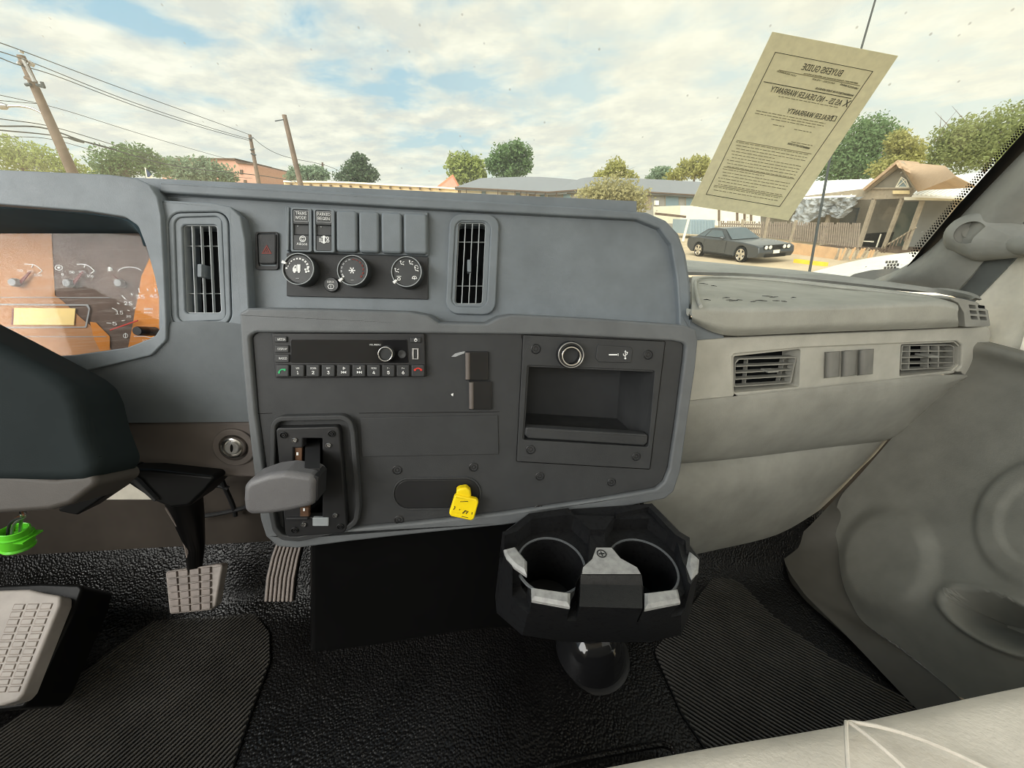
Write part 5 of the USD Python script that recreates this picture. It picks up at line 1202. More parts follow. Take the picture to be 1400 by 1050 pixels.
single('ground', g, M_GND, 'tan parking lot ground outside the truck', 'ground', kind='structure', smooth=False)
def VP(Y): return Plane([0, Y, 0], [1, 0, 0], [0, 0, 1])
def stand(pl, pts, depth, r=0): return plate(pl, poly(pts, r) if isinstance(pts, list) else pts, -depth, 0)
def zup(px, py, z): return W(px, py, Z=z)

# ---- far buildings on the left
B = VP(70)
t = Thing('brick_building', 'low brown brick building with a stepped roofline beyond the left trees', 'building')
w = t.add('wall', stand(B, [(222, 217), (321, 217.5), (323, 222), (349, 224), (352, 227), (354, 334), (222, 338)], 12), M_BRICK)
t.add('coping', stand(B.shift(.3), [(222, 215.6), (321, 216.2), (321, 218.2), (222, 217.6)], 12), M_DWOOD, w)
t.add('coping', stand(B.shift(.3), [(323, 221.4), (349, 223.4), (349, 225), (323, 223)], 12), M_DWOOD, w)
for x, y in ((328, 232), (333, 246), (300, 240)): t.add('window', stand(B.shift(.12), rect(x, y, x + 3.4, y + 6), .1), M_DWOOD)
t.done()
B = VP(55)
t = Thing('flat_roof_building', 'long low tan building with a flat pale roof edge right of the leaning pole', 'building')
w = t.add('wall', stand(B, [(388, 249), (470, 250), (600, 257), (626, 259), (626, 330), (388, 338)], 10), mat('tan_wall', srgb(206, 184, 146), .85, .2, var=.08, vscale=1.5))
t.add('roof_edge', stand(B.shift(.3), [(387, 246.6), (470, 248), (600, 255), (630, 257.6), (630, 259.6), (600, 257.4), (470, 250.4), (387, 249)], 10.6), M_CREAMW, w)
for k in range(16):
    x = 396 + k * 13.6; y = 250.4 + (x - 388) * .034
    t.add('rafter_end', stand(B.shift(.34), rect(x, y, x + 2, y + 2.2), .4), M_DWOOD)
t.done()
B = VP(64)
t = Thing('gabled_house', 'small house with an orange gabled roof behind the bright green tree', 'house')
t.add('wall', stand(B, [(597, 256), (618, 256), (628, 258), (628, 325), (597, 327)], 8), M_CREAMW)
a, b, c = W(595, 258, Y=64), W(619, 239.5, Y=64), W(630, 259, Y=64); dy = np.array([0, 9., 0])
t.add('roof', tri(m3.Manifold.batch_hull([m3.Manifold.sphere(.1, 8).translate(tuple(q)) for q in (a, b, c, a + dy, b + dy, c + dy)])), M_ORNG)
t.add('gable', plate(B.shift(.15), [(600, 257), (619, 242), (627, 257.5)], -.1, 0), M_BRICK)
t.done()

# ---- apartment building
B = VP(50)
t = Thing('apartment_building', 'two-storey apartment building with a long grey shingle roof across the street', 'building')
w1 = t.add('wall', stand(B, [(631, 255), (749, 262), (749, 320), (631, 320)], 9), M_CREAMW)
w2 = t.add('wall', stand(B.shift(.05), [(749, 262), (790, 259), (870, 260), (958, 265), (958, 325), (749, 320)], 9), M_GREYW)
def roof(eave, ridge, dY): return patch([[W(x, y, Y=49.2) for x, y in eave], [W(x, y, Y=49.2 + dY) for x, y in ridge]], 8, 24, .3, toward=[0, 0, 1])
rf = t.add('roof', roof([(622, 256), (690, 259), (750, 262.5), (775, 261)], [(657, 243.5), (700, 242), (733, 241.8), (790, 246)], 6), M_SHING)
t.add('roof', roof([(750, 262.5), (790, 259.5), (870, 261.5), (960, 267)], [(790, 246), (812, 242), (872, 244), (962, 249)], 6), M_SHING)
t.add('eave_board', stand(B.shift(1.0), [(622, 255.4), (750, 261.8), (750, 263.6), (622, 257.2)], .3), M_DWOOD, rf)
t.add('eave_board', stand(B.shift(1.0), [(750, 261.8), (790, 258.8), (870, 260.8), (960, 266.3), (960, 268), (870, 262.5), (790, 260.5), (750, 263.6)], .3), M_DWOOD, rf)
for x, y in [(637.7, 257), (680.6, 258), (704, 259.5), (712, 260), (720, 260.5), (732, 261), (745.5, 262), (760.7, 262)]:
    t.add('post', stand(B.shift(.8), rect(x - .5, y, x + .5, 300), .2), M_DWOOD)
for x0, x1, y0, y1, mm in [(705.5, 711, 260.5, 275, M_WIN), (739, 745, 263, 278, M_WIN), (686, 693, 260, 273, M_PWOOD), (724, 731, 262, 277, M_PWOOD), (659, 664, 260, 265, M_WIN), (770, 781, 265, 277, M_WIN), (910, 928, 268, 286, M_WIN), (938, 948, 270, 288, M_WIN), (884, 890, 268, 285, M_PWOOD)]:
    f_ = t.add('window' if mm is M_WIN else 'door', stand(B.shift(.16), rect(x0, y0, x1, y1), .2), mm)
    t.add('frame', stand(B.shift(.2), rect(x0 - .6, y0 - .6, x1 + .6, y1 + .6).difference(rect(x0, y0, x1, y1)), .1), M_PWOOD, f_)
t.add('balcony_rail', stand(B.shift(.9), [(638, 270.6), (762, 276.6), (762, 277.6), (638, 271.6)], .1), M_DWOOD)
for y in (274, 283): t.add('air_conditioner', stand(B.shift(.5), rect(896, y, 901, y + 6.5, .6), .4), M_WHITEP)
t.done()

# ---- trees
usd_leaf = {}
def leaf_mat(name, c1, c2):
    usdkit.material(stage, LOOKS + name, {"g": ("geometry", {}), "r": ("rgb_ramp", {"ramp": [(0, c1), (1, c2)]}), "d": ("diffuse_bsdf", {}), "t": ("translucent_bsdf", {}), "m": ("mix_closure", {"fac": .35})},
        [("g.random_per_island", "r.fac"), ("r.color", "d.color"), ("r.color", "t.color"), ("d.BSDF", "m.closure1"), ("t.BSDF", "m.closure2")], surface="m.closure")
    return LOOKS + name
LF_YG = leaf_mat('leaf_yellow_green', srgb(150, 160, 96), srgb(245, 245, 166))
LF_G = leaf_mat('leaf_green', srgb(106, 128, 87), srgb(191, 204, 143))
LF_GG = leaf_mat('leaf_grey_green', srgb(127, 144, 118), srgb(199, 208, 169))
LF_Y = leaf_mat('leaf_gold', srgb(158, 156, 96), srgb(212, 204, 138))
LF_OL = leaf_mat('leaf_olive', srgb(161, 155, 112), srgb(237, 224, 167))
def tree(name, label, Y, blobs, leafmat, n=2600, size=2.6, group=None, seed=0, twigs=0, cat='tree'):
    n = int(n * (2.3 if size > 2.8 else 1.6)); size = size * (.62 if size > 2.8 else .74); r = np.random.default_rng(100 + seed); k = Y / F
    t = Thing(name, label, cat, group or ('trees along the skyline' if cat == 'tree' else None))
    area = np.array([b[2] * b[3] for b in blobs], float); cnt = np.maximum((area / area.sum() * n).astype(int), 20)
    V, N0 = [], 0
    for (cx, cy, rx, ry), c in zip(blobs, cnt):
        d = r.normal(size=(c, 3)); d /= np.linalg.norm(d, axis=1, keepdims=True)
        rad = r.random(c) ** .46
        lump = 1 + .22 * (meshkit.noise(d * 2.3 + cx, seed) - .5) * 2 + .3 * (meshkit.noise(d * 6 + cy, seed + 3) - .5) * 2
        o = W(cx, cy, Y=Y); rw = ray_w(cx, cy); sc = np.linalg.norm(rw[:2]) * 0 + Y / rw[1] / F * 1.0
        p = o + d * (rad * lump)[:, None] * np.array([rx * sc, min(rx, ry * 1.4) * sc, ry * sc])
        a = r.normal(size=(c, 3)); a /= np.linalg.norm(a, axis=1, keepdims=True)
        b = np.cross(a, r.normal(size=(c, 3))); b /= np.linalg.norm(b, axis=1, keepdims=True)
        s = (size * sc * (.6 + .8 * r.random(c)))[:, None]
        V.append(np.stack([p - a * s, p + b * s * .55, p + a * s, p - b * s * .55], 1))
    V = np.vstack(V); m = len(V); idx = np.arange(m * 4).reshape(m, 4)
    t.add('foliage', trimesh.Trimesh(V.reshape(-1, 3), np.vstack([idx[:, [0, 1, 2]], idx[:, [0, 2, 3]]]), process=False), leafmat, smooth=False)
    cx = sum(b[0] * b[2] for b in blobs) / sum(b[2] for b in blobs); bot = max(b[1] for b in blobs)
    o = W(cx, bot, Y=Y); h = max(b[3] for b in blobs) * k
    tp = W(cx + 1, min(b[1] for b in blobs), Y=Y)
    t.add('trunk', tube([np.array([o[0], o[1], GROUND]), o, (o + tp) / 2, tp], [.22, .18, .13, .05], 8), M_POLE)
    for (bx, by, rx, ry) in blobs:
        e = W(bx, by - ry * .5, Y=Y); s_ = o + (tp - o) * .25
        t.add('branch', tube([s_, (s_ + e) / 2 + [0, 0, .1], e], [.09, .06, .02], 6), M_POLE)
    for i in range(twigs):
        bx, by, rx, ry = blobs[r.integers(len(blobs))]
        s_ = W(bx + r.uniform(-.6, .6) * rx, by - ry * .7, Y=Y); e = W(bx + r.uniform(-1, 1) * rx, by - ry * r.uniform(1.2, 1.7), Y=Y)
        t.add('twig', tube([s_, e], [.03, .008], 5), M_POLE)
    t.done()
TG = None
tree('tree', 'yellow-green tree at the far left behind the leaning utility pole', 34, [(-20, 212, 40, 28), (22, 212, 34, 24), (62, 222, 34, 20), (95, 232, 24, 14)], LF_YG, 3600, seed=1)
tree('tree', 'green round tree left of centre between the tall pole and the brick building', 42, [(160, 222, 32, 20), (188, 214, 24, 16), (205, 226, 22, 18), (150, 238, 30, 14)], LF_G, 3400, seed=2)
tree('tree', 'grey-green spreading tree in front of the brick building', 54, [(235, 230, 24, 15), (262, 236, 30, 18), (292, 236, 26, 14), (312, 244, 14, 8), (280, 222, 10, 8)], LF_GG, 3400, seed=3)
tree('tree', 'small green tree beside the brown leaning pole', 60, [(412, 238, 18, 11), (430, 236, 18, 10), (441, 241, 10, 8), (400, 243, 10, 7)], LF_GG, 1800, seed=4)
tree('tree', 'dark cone-shaped tree standing alone above the flat roof', 60, [(491, 219, 11, 9), (488, 230, 20, 11), (504, 240, 15, 9), (474, 242, 17, 9), (494, 240, 22, 9)], leaf_mat('leaf_dark', srgb(89, 104, 80), srgb(159, 170, 135)), 2600, seed=5)
tree('tree', 'bright green tree over the left end of the apartment roof', 78, [(622, 226, 14, 15), (636, 222, 14, 14), (650, 229, 15, 15), (630, 242, 18, 12), (655, 242, 12, 10)], LF_YG, 2800, seed=6, twigs=4)
tree('tree', 'tall round tree behind the apartment roof', 76, [(688, 216, 20, 17), (706, 206, 19, 13), (716, 222, 14, 18), (695, 234, 24, 12), (673, 226, 10, 12)], LF_G, 3400, seed=7)
tree('tree', 'bright yellow-green tree top behind the olive bush', 68, [(841, 232, 16, 13), (830, 242, 22, 10), (855, 242, 16, 9)], LF_Y, 1800, seed=8, twigs=5)
tree('shrub', 'large olive rounded bush in front of the apartment building', 36, [(836, 262, 36, 22), (812, 272, 28, 20), (862, 272, 28, 20), (840, 284, 44, 18)], LF_OL, 4600, seed=9, cat='bush')
tree('tree', 'gold-green tree behind the roof beside the hanging card', 72, [(940, 230, 16, 13), (956, 228, 16, 15), (925, 240, 16, 9), (975, 236, 18, 14)], LF_Y, 2400, seed=10)
tree('tree', 'grey-green tree left of the gold-green tree beside the card', 84, [(905, 238, 16, 10), (893, 244, 12, 6)], LF_GG, 1000, seed=11)
tree('tree', 'tall green tree behind the tin roof right of the card', 40, [(1165, 200, 34, 32), (1190, 182, 24, 22), (1150, 226, 40, 22), (1205, 196, 22, 28), (1175, 235, 40, 16)], LF_G, 5200, 3.0, seed=12, twigs=6)
tree('tree', 'gold-leaved tree just left of the gabled porch roof', 32, [(1236, 208, 20, 22), (1218, 230, 26, 16), (1250, 218, 12, 16), (1228, 192, 14, 14)], LF_Y, 2800, 3.0, seed=13)
tree('tree', 'big olive-green tree behind the porch roof by the pillar', 40, [(1300, 194, 28, 28), (1336, 186, 36, 28), (1380, 180, 36, 34), (1330, 214, 44, 22), (1284, 210, 16, 24), (1440, 170, 40, 40)], leaf_mat('leaf_olive_green', srgb(130, 138, 88), srgb(229, 229, 156)), 7000, 3.0, seed=14, twigs=12)

# ---- utility poles and wires
def pole(label, x0, y0, x1, y1, Y, r0, r1, fit):
    t = Thing('utility_pole', label, 'utility pole', 'utility poles')
    a, b = W(x0, y0, Y=Y), W(x1, y1, Y=Y); d = unit(b - a); b2 = b + d * ((b[2] - GROUND) / -d[2] if d[2] < 0 else 5)
    t.add('pole', tube([a, b, b2], [r0, r1, r1 * 1.1], 12), M_POLE)
    fit(t, Y); t.done()
def stick(t, name, x0, y0, x1, y1, Y, r, m): return t.add(name, tube([W(x0, y0, Y=Y), W(x1, y1, Y=Y)], r, 8), m)
def fit1(t, Y):
    c = stick(t, 'crossarm', 36, 83.5, 45, 88, Y - .2, .07, M_POLE); stick(t, 'insulator', 41, 87, 42.5, 82, Y - .2, .07, M_STEEL, c)if False else None
    for x0, y0, x1, y1 in [(29, 72, 29.5, 69), (40, 89, 42, 84), (43, 90, 45, 86), (26, 88, 27, 85)]: stick(t, 'insulator', x0, y0, x1, y1, Y - .2, .07, M_STEEL)
    stick(t, 'bracket', 34, 106, 50, 112, Y - .2, .06, M_POLE); stick(t, 'bracket', 50, 116, 61, 119, Y - .2, .06, M_WIRE); stick(t, 'bracket', 35, 116, 42, 115, Y - .2, .06, M_WIRE)
    stick(t, 'fuse_holder', 57, 112, 60, 119, Y - .2, .06, M_WIRE)
    stick(t, 'conduit', 31, 80, 47, 112, Y - .35, .06, M_STEEL)
    la = t.add('lamp_arm', tube(spline([W(x, y, Y=Y) for x, y in [(61, 157.5), (48, 150), (34, 146), (18, 145), (8, 146)]], 20), .045, 8), M_STEEL)
    t.add('lamp_head', tube([W(10, 145, Y=Y), W(5, 145, Y=Y), W(0, 147, Y=Y)], [.07, .14, .08], 10), M_STEEL, la)
pole('tall leaning wooden utility pole at the far left with a curved lamp arm', 28.5, 76, 100, 238, 22, .13, .20, fit1)
pole('brown leaning wooden pole without crossarms near the flat-roofed building', 388.5, 157, 409, 244, 30, .13, .17, lambda t, Y: stick(t, 'bracket', 376, 165.5, 388, 163.5, Y - .1, .03, M_WIRE))
def fit3(t, Y):
    for x0, y0, x1, y1 in [(340, 190, 346, 188.5), (342, 205, 348, 203.5), (343, 210, 350, 212)]: stick(t, 'bracket', x0, y0, x1, y1, Y - .2, .05, M_WIRE)
pole('thin dark utility pole beside the brick building', 341.5, 184, 354, 252, 40, .12, .17, fit3)
pole('small far pole between the two trees in the middle distance', 440.7, 222, 443.5, 254, 66, .12, .16, lambda t, Y: stick(t, 'crossarm', 438.5, 225, 443.5, 225, Y - .2, .05, M_POLE))
def wire(pts, r, label):
    P3 = []
    for x, y in pts:
        Y = 22 + 18 * min(max((x - 40) / 305, -.25), 1.6); P3.append(W(x, y, Y=Y))
    single('overhead_wire', tube(spline(P3, 40) if len(P3) > 2 else np.array(P3), r, 6), M_WIRE, label, 'wire', 'overhead wires')
wire([(-60, 40), (0, 58.5), (29, 69), (140, 111), (250, 151), (341, 184)], .018, 'topmost thin overhead wire from the tall pole top to the thin pole')
wire([(-60, 55), (0, 70.5), (26, 79), (45, 86), (150, 128), (250, 163), (341, 190)], .018, 'second overhead wire below the topmost one')
wire([(-50, 64), (0, 79), (26, 89), (45, 94), (150, 132), (265, 171), (345, 193)], .018, 'third overhead wire ending low on the thin pole')
wire([(-50, 118), (0, 130), (55, 142), (75, 147), (150, 170), (225, 193), (345, 226)], .013, 'faint overhead wire below the lamp arm')
wire([(-50, 133), (0, 137.5), (54, 142)], .013, 'short wire running left from the pole under the faint wire')
wire([(-60, 152), (0, 162.5), (68, 172.5), (165, 201), (220, 216)], .018, 'upper cable of the low bundle crossing the tall pole')
wire([(-60, 166), (0, 172.5), (72, 178), (108, 191), (160, 206), (225, 224), (347, 239), (405, 249)], .032, 'thick dark cable of the low bundle crossing the tall pole')
wire([(-60, 171), (0, 178), (75, 185.5), (160, 205)], .026, 'thick lower cable ending near the green tree')
wire([(-60, 184), (0, 187), (75, 191.5), (125, 205), (225, 228), (345, 244)], .014, 'lowest thin cable of the low bundle')
wire([(346, 188), (390, 214), (441, 225), (480, 245)], .02, 'sagging wire right of the thin pole past the brown pole')
single('cable_splice', tube([W(94, 188.5, Y=25.2), W(104, 191.5, Y=25.8), W(114, 194.5, Y=26.3)], [.05, .075, .05], 8), M_WIRE, 'black splice case on the thick cable right of the tall pole', 'cable splice')

# ---- porch house on the right
X0 = 22.0
HP = Plane([X0, 0, 0], [0, -1, 0], [0, 0, 1])
HB = HP.shift(-1.9)
t = Thing('porch_house', 'timber porch house with a tan gable and white tin roofs behind the lot', 'house')
wl = t.add('wall', plate(HB, [(1040, 268), (1330, 268), (1330, 356), (1040, 340)], -3, 0), M_PORCH)
t.add('side_panel', plate(HB, [(1262, 272), (1340, 272), (1330, 360), (1240, 345)], -.1, .06), M_GREYW, wl)
t.add('door', plate(HB, [(1236, 276), (1258, 276), (1236, 340), (1215, 336)], -.1, .08), mat('dark_green_door', srgb(78, 88, 78), .5, .3), wl)
t.add('window', plate(HB, [(1152, 284), (1174, 284), (1168, 306), (1147, 305)], -.1, .08), mat('dark_glass', srgb(56, 64, 68), .15, .5), wl)
t.add('beam', plate(HP, [(1100, 268), (1185, 257.5), (1250, 257.5), (1236, 271.5), (1178, 273), (1098, 276)], -.25, 0), M_PWOOD)
t.add('fascia', plate(HP.shift(.1), [(1236, 269.5), (1330, 268), (1330, 275), (1236, 273.5)], -.15, 0), M_CREAMW)
t.add('gable_wall', plate(HP, [(1188, 257.5), (1229.5, 224), (1248, 258)], -.2, .02), M_PORCH)
for a, b in (((1181, 260.5), (1229.5, 222.5)), ((1229, 222), (1252, 259.5))):
    t.add('barge_board', plate(HP.shift(.3), stroke([a, b], 4.2), -.2, 0), M_PWOOD)
t.add('tie_board', plate(HP.shift(.1), rect(1186, 256.4, 1249, 258.4), -.1, 0), M_PWOOD)
gw = poly([(1223.5, 256.5), (1232, 241.5), (1238.5, 245.5), (1243, 256.5)])
gwn = t.add('gable_window', plate(HP.shift(.06), gw, -.05, 0), M_WIN)
t.add('lattice', plate(HP.shift(.09), gw.difference(gw.buffer(-1.1)).union(stroke([(1226, 256), (1238.5, 245)], .9)).union(stroke([(1231, 243), (1241, 256)], .9)).intersection(gw), -.02, .02), M_CREAMW, gwn)
t.add('sign_board', plate(HP.shift(.16), rect(1220.5, 260.5, 1242.5, 265.2), -.06, 0), mat('pale_board', srgb(222, 200, 150), .7, .2))
ap = W(1229, 221, X=X0 - .5); zr_, ef = ap[2], W(1254.5, 262.5, X=X0 - .5); bk = zup(1292, 226.5, zr_); eb = zup(1307, 241.5, ef[2] + .6 * 0)
t.add('gable_roof', patch([[ap, bk], [ef, eb]], 8, 8, .12), M_TANSH)
el = W(1181, 260.5, X=X0 - .5); t.add('gable_roof', patch([[ap, ap + (bk - ap) * .4], [el, el + (bk - ap) * .4]], 8, 8, .12), M_TANSH)
def tin(eave, top, n, X1, X2):
    E = [W(x, y, X=X1) for x, y in eave]; Q = [W(x, y, X=X2) for x, y in top]
    r_ = t.add('tin_roof', patch([Q, E], 4, 12, .08, toward=[0, 0, 1]), M_TIN)
    for k in range(n):
        s = (k + .5) / n; a = E[0] + (E[-1] - E[0]) * s; b = Q[0] + (Q[-1] - Q[0]) * s
        t.add('roof_rib', tube([a + [0, 0, .04], b + [0, 0, .04]], .035, 6), M_TIN, r_)
tin([(1247, 267), (1300, 269), (1345, 270)], [(1306, 241), (1352, 236), (1400, 231)], 15, X0 - .5, X0 + 3.2)
tin([(1040, 277), (1110, 271), (1168, 269)], [(1060, 252), (1120, 247.5), (1199, 244.5)], 12, X0 - .3, X0 + 3.2)
for x0, y0, x1, y1, wd in [(1194, 272, 1171, 343, 4.2), (1232, 272, 1206, 340, 3.2), (1259.5, 274, 1234, 344, 4.4), (1308, 272, 1276, 350, 4.2), (1136.5, 276, 1121.5, 337, 3.6)]:
    t.add('porch_post', plate(HP, stroke([(x0, y0), (x1, y1)], wd), -.14, .0), M_PWOOD)
t.add('deck_edge', plate(HP.shift(.05), [(1122, 335), (1240, 342), (1300, 350), (1300, 358), (1240, 350), (1122, 341)], -1.9, 0), M_DWOOD)
t.done()
t = Thing('porch_box', 'black slatted box unit standing on the porch', 'appliance')
PBX = HP.shift(-.5)
t.add('case', plate(PBX, [(1181, 319.5), (1212, 317.5), (1204, 340), (1176, 339)], -.5, 0, .02), M_BLK)
t.add('grille_bar', plate(PBX.shift(.04), stroke([(1176.5, 329.5), (1194, 330.5)], 1.6), -.04, 0), M_CREAMW)
t.add('upright', plate(PBX.shift(.04), stroke([(1204, 320), (1197.5, 339)], 1.4), -.04, 0), M_CREAMW)
t.done()
t = Thing('tarpaulin', 'crumpled grey plastic sheeting hung along the porch left of the gable', 'tarp')
rows = []
for k in range(14):
    v = k / 13; row = []
    for j in range(30):
        s = j / 29; x = 1092 + s * (86 - 14 * v) - 8 * v; y = 272 - 3 * s + (32 + 6 * math.sin(s * 9) - 10 * s * (s > .6)) * v
        row.append(W(x, y, X=X0 - .35) )
    rows.append(row)
gN = np.array(rows)
t.add('sheet', patch(rows, 60, 110, .05, relief=lambda u, v: .55 * (meshkit.fbm(np.stack([u * 13, v * 5, 0 * u], -1), 4, 5) - .5), toward=[-1, 0, 0]), M_TARP)
t.done()
# fence in front of the porch
FA, FB = W(1040, 328, Z=GROUND + .55), W(1175, 341, Z=GROUND + .55)
du = unit((FB - FA) * [1, 1, 0]); FP = Plane(FA, du, [0, 0, 1])
M_PICK = mat('picket_wood', srgb(134, 122, 108), .85, .15, var=.2, vscale=9)
t = Thing('picket_fence', 'dark weathered picket fence with pale posts above the plywood skirting', 'fence')
for k in range(64):
    x = 982 + k * 3.05; s = (x - 988) / 172
    yt = 302 + 2.6 * s + (2.2 if k % 7 == 3 else 0); yb = 318 + 19 * s
    t.add('picket', plate(FP, [(x, yt), (x + 1.6, yt + .1), (x + 1.6 - .15 * 3 - s * 2.4, yb), (x - .15 * 3 - s * 2.4, yb)], -.03, 0), M_PICK)
t.add('rail', plate(FP.shift(-.03), stroke([(985, 306), (1165, 311)], 1.8), -.05, 0), M_DWOOD)
t.add('rail', plate(FP.shift(-.03), stroke([(985, 315), (1160, 333)], 1.8), -.05, 0), M_DWOOD)
for x0, y0, x1, y1 in [(1015, 300, 1013, 322), (1049.5, 297, 1043.5, 329), (1087.5, 301, 1079, 332.5)]:
    t.add('post', plate(FP.shift(.05), stroke([(x0, y0), (x1, y1)], 2.6), -.1, 0), M_PWOOD)
t.done()
t = Thing('plywood_skirting', 'orange plywood boards below the picket fence', 'boards')
xs_ = [1030, 1048, 1068, 1090, 1112, 1145]
for a, b in zip(xs_[:-1], xs_[1:]):
    f0 = lambda x: 326 + (x - 1040) * .125; f1 = lambda x: 349 + (x - 1040) * .09
    t.add('board', plate(FP.shift(.02), [(a, f0(a)), (b - .3, f0(b)), (b - 3.5, f1(b)), (a - 3.2, f1(a))], -.04, .0), M_PLY)
t.done()
t = Thing('board_pile', 'leaning loose boards at the right end of the plywood skirting', 'boards')
for k in range(13):
    x = 1146 + k * 4.4 + rng.uniform(-1, 1); y0 = 338 + rng.uniform(-1, 2) + k * .2
    t.add('board', plate(FP.shift(.1 + .02 * (k % 3)), stroke([(x + rng.uniform(0, 3), y0), (x - 5 + rng.uniform(-2, 2), y0 + 17 - k * .5)], 2.2), -.03, 0), M_PLY if k % 3 else M_PWOOD)
t.done()
t = Thing('porch_handrail', 'sloping grey handrail on the porch steps', 'handrail')
PHR = HP.shift(.4)
t.add('rail', plate(PHR, stroke([(1205, 339), (1252, 311)], 1.8), -.05, 0), M_PWOOD)
for k in range(8):
    x = 1208 + k * 5.4; y = 338 - (x - 1205) * .6
    t.add('baluster', plate(PHR, stroke([(x, y), (x - 5, y + 13)], .9), -.03, 0), M_DWOOD)
t.done()
PK0 = W(1087, 356.5, Z=GROUND + .08); PK1 = W(1130, 361.5, Z=GROUND + .08)
dk = unit(PK1 - PK0)
single('parking_curb', obox((PK0 + PK1) / 2, dk, np.cross([0, 0, 1], dk), np.array([0, 0, 1.0]), np.linalg.norm(PK1 - PK0), .18, .16), M_YCURB, 'yellow painted parking curb left of the white hood', 'curb')
B = VP(40)
t = Thing('pale_warehouse', 'long pale low building behind the black car and the card', 'building')
t.add('wall', stand(B, [(930, 281), (1060, 284), (1060, 312), (930, 306)], 6), M_CREAMW)
for x in (983, 1008, 1018, 1027): t.add('downpipe', stand(B.shift(.2), rect(x, 284, x + 1.6, 302), .2), M_DWOOD)
t.done()
B = VP(33)
t = Thing('storage_container', 'blue-grey container behind the rear of the black car', 'container')
t.add('box', stand(B, [(944, 300), (978, 300.5), (976, 322), (943, 320)], 3), mat('blue_grey_paint', srgb(140, 156, 162), .5, .4))
for k in range(8): t.add('corrugation', stand(B.shift(.06), rect(946 + k * 4, 301.5, 947.6 + k * 4, 319), .1), mat('blue_grey_rib', srgb(128, 144, 150), .5, .4))
t.done()

t = Thing('barrier', 'brown barrier bar on a pale post behind the black car', 'barrier')
B = VP(30)
t.add('post', stand(B, stroke([(943, 296), (934, 330)], 2.2), .12), M_CREAMW)
t.add('bar', stand(B.shift(.1), stroke([(896, 292), (938, 296.5)], 3.2), .08), M_DWOOD)
t.done()

# ---- black coupe
rw_, fw_ = W(953.5, 350.5, Z=GROUND), W(1010.5, 358.5, Z=GROUND)
hd = unit(fw_ - rw_); L0 = np.linalg.norm(fw_ - rw_); 
side = np.cross(hd, [0, 0, 1.0]); S = L0 / 2.95                     # side: towards the camera
org = rw_ * 1.0; org[2] = GROUND
CP = Plane(org, hd, [0, 0, 1.0])
if CP.n.dot(-org) < 0: raise ValueError('car side')
t = Thing('parked_car', 'black two-door muscle car parked in front of the picket fence', 'car')
M_CARP = mat('black_car_paint', srgb(52, 55, 56), .18, .6, var=.05)
def cu(pts): return Polygon([(x * S, z * S) for x, z in pts])
lower = cu([(-.92, .45), (-.98, .62), (-.95, .86), (-.75, .98), (0, 1.0), (.9, .96), (2.0, .95), (2.9, .90), (3.75, .80), (3.95, .72), (4.0, .48), (3.9, .28), (3.3, .22), (-.6, .24)])
arch = lambda x: Point(x * S, .34 * S).buffer(.40 * S)
t.add('body', plate_uv(CP, lower.difference(unary_union([arch(0), arch(2.95)])), -1.86 * S, .05 * S, .16 * S, 4), M_CARP)
rf = [(.15, 1.38), (.55, 1.44), (1.05, 1.44), (1.35, 1.40)]; bl = [(-.55, .98), (0, 1.0), (1.2, .96), (2.15, .93)]
def at_(x, z, w): return CP.p3(np.array([x * S, z * S]), w * S)[0]
t.add('greenhouse', chull([at_(x, z, w) for (x, z) in rf for w in (-.28, -1.55)] + [at_(x, z - .05, w) for (x, z) in bl for w in (-.03, -1.78)]), M_CARP, smooth=30)
sidepl = Plane(at_(.8, .98, -.02), at_(1.8, .98, -.02) - at_(.8, .98, -.02), at_(.8, 1.40, -.27) - at_(.8, .98, -.02))
if sidepl.n.dot(-sidepl.o) < 0: sidepl = Plane(sidepl.o, -sidepl.u, sidepl.v)
M_CGL = mat('car_glass', srgb(70, 80, 82), .05, .8)
q = lambda *p: Polygon([((x - .8) * S, z * S) for x, z in p])
t.add('side_window', plate_uv(sidepl, q((.35, .06), (1.72, .05), (1.25, .40), (.55, .42)), -.01, .012), M_CGL)
t.add('quarter_window', plate_uv(sidepl, q((-.15, .08), (.27, .06), (.45, .42), (.22, .40)), -.01, .012), M_CGL)
w0, w1, w2, w3 = at_(2.12, .955, -.12), at_(2.12, .955, -1.7), at_(1.37, 1.40, -1.5), at_(1.37, 1.40, -.33)
wn = unit(np.cross(w1 - w0, w3 - w0)); wn = wn if wn[2] > 0 else -wn
t.add('windscreen', chull([p + wn * h for p in (w0, w1, w2, w3) for h in (0.0, .02)]), M_CGL, smooth=False)
for x in (0, 2.95):
    wp = CP.shift(.03 * S)
    wl_ = t.add('wheel', lathe_on(Plane(wp.p3(np.array([x * S, .34 * S]))[0], CP.u, CP.v), [(.34 * S, -.22 * S), (.34 * S, -.02 * S), (.31 * S, 0), (.26 * S, 0), (.25 * S, -.03 * S), (.02, -.05 * S)], 36), M_BLK)
    for k in range(5):
        a = k * 2 * np.pi / 5 + .3; d = np.array([math.cos(a), math.sin(a)]); e = np.array([-d[1], d[0]]); c0 = np.array([x * S, .34 * S])
        t.add('spoke', plate_uv(wp, Polygon([c0 + e * .05 * S, c0 + d * .25 * S + e * .075 * S, c0 + d * .25 * S - e * .075 * S, c0 - e * .05 * S]), -.04 * S, -.005, .006, 1), M_CHROME, wl_)
    t.add('rim', plate_uv(wp, Point(x * S, .34 * S).buffer(.262 * S).difference(Point(x * S, .34 * S).buffer(.235 * S)), -.02, .005), M_CHROME, wl_)
FPn = Plane(at_(3.97, .6, -.9), -side if False else side, [0, 0, 1.0])
if FPn.n.dot(hd) < 0: FPn = Plane(FPn.o, -FPn.u, FPn.v)
qq = lambda x0, z0, x1, z1: sbox(x0 * S, z0 * S, x1 * S, z1 * S)
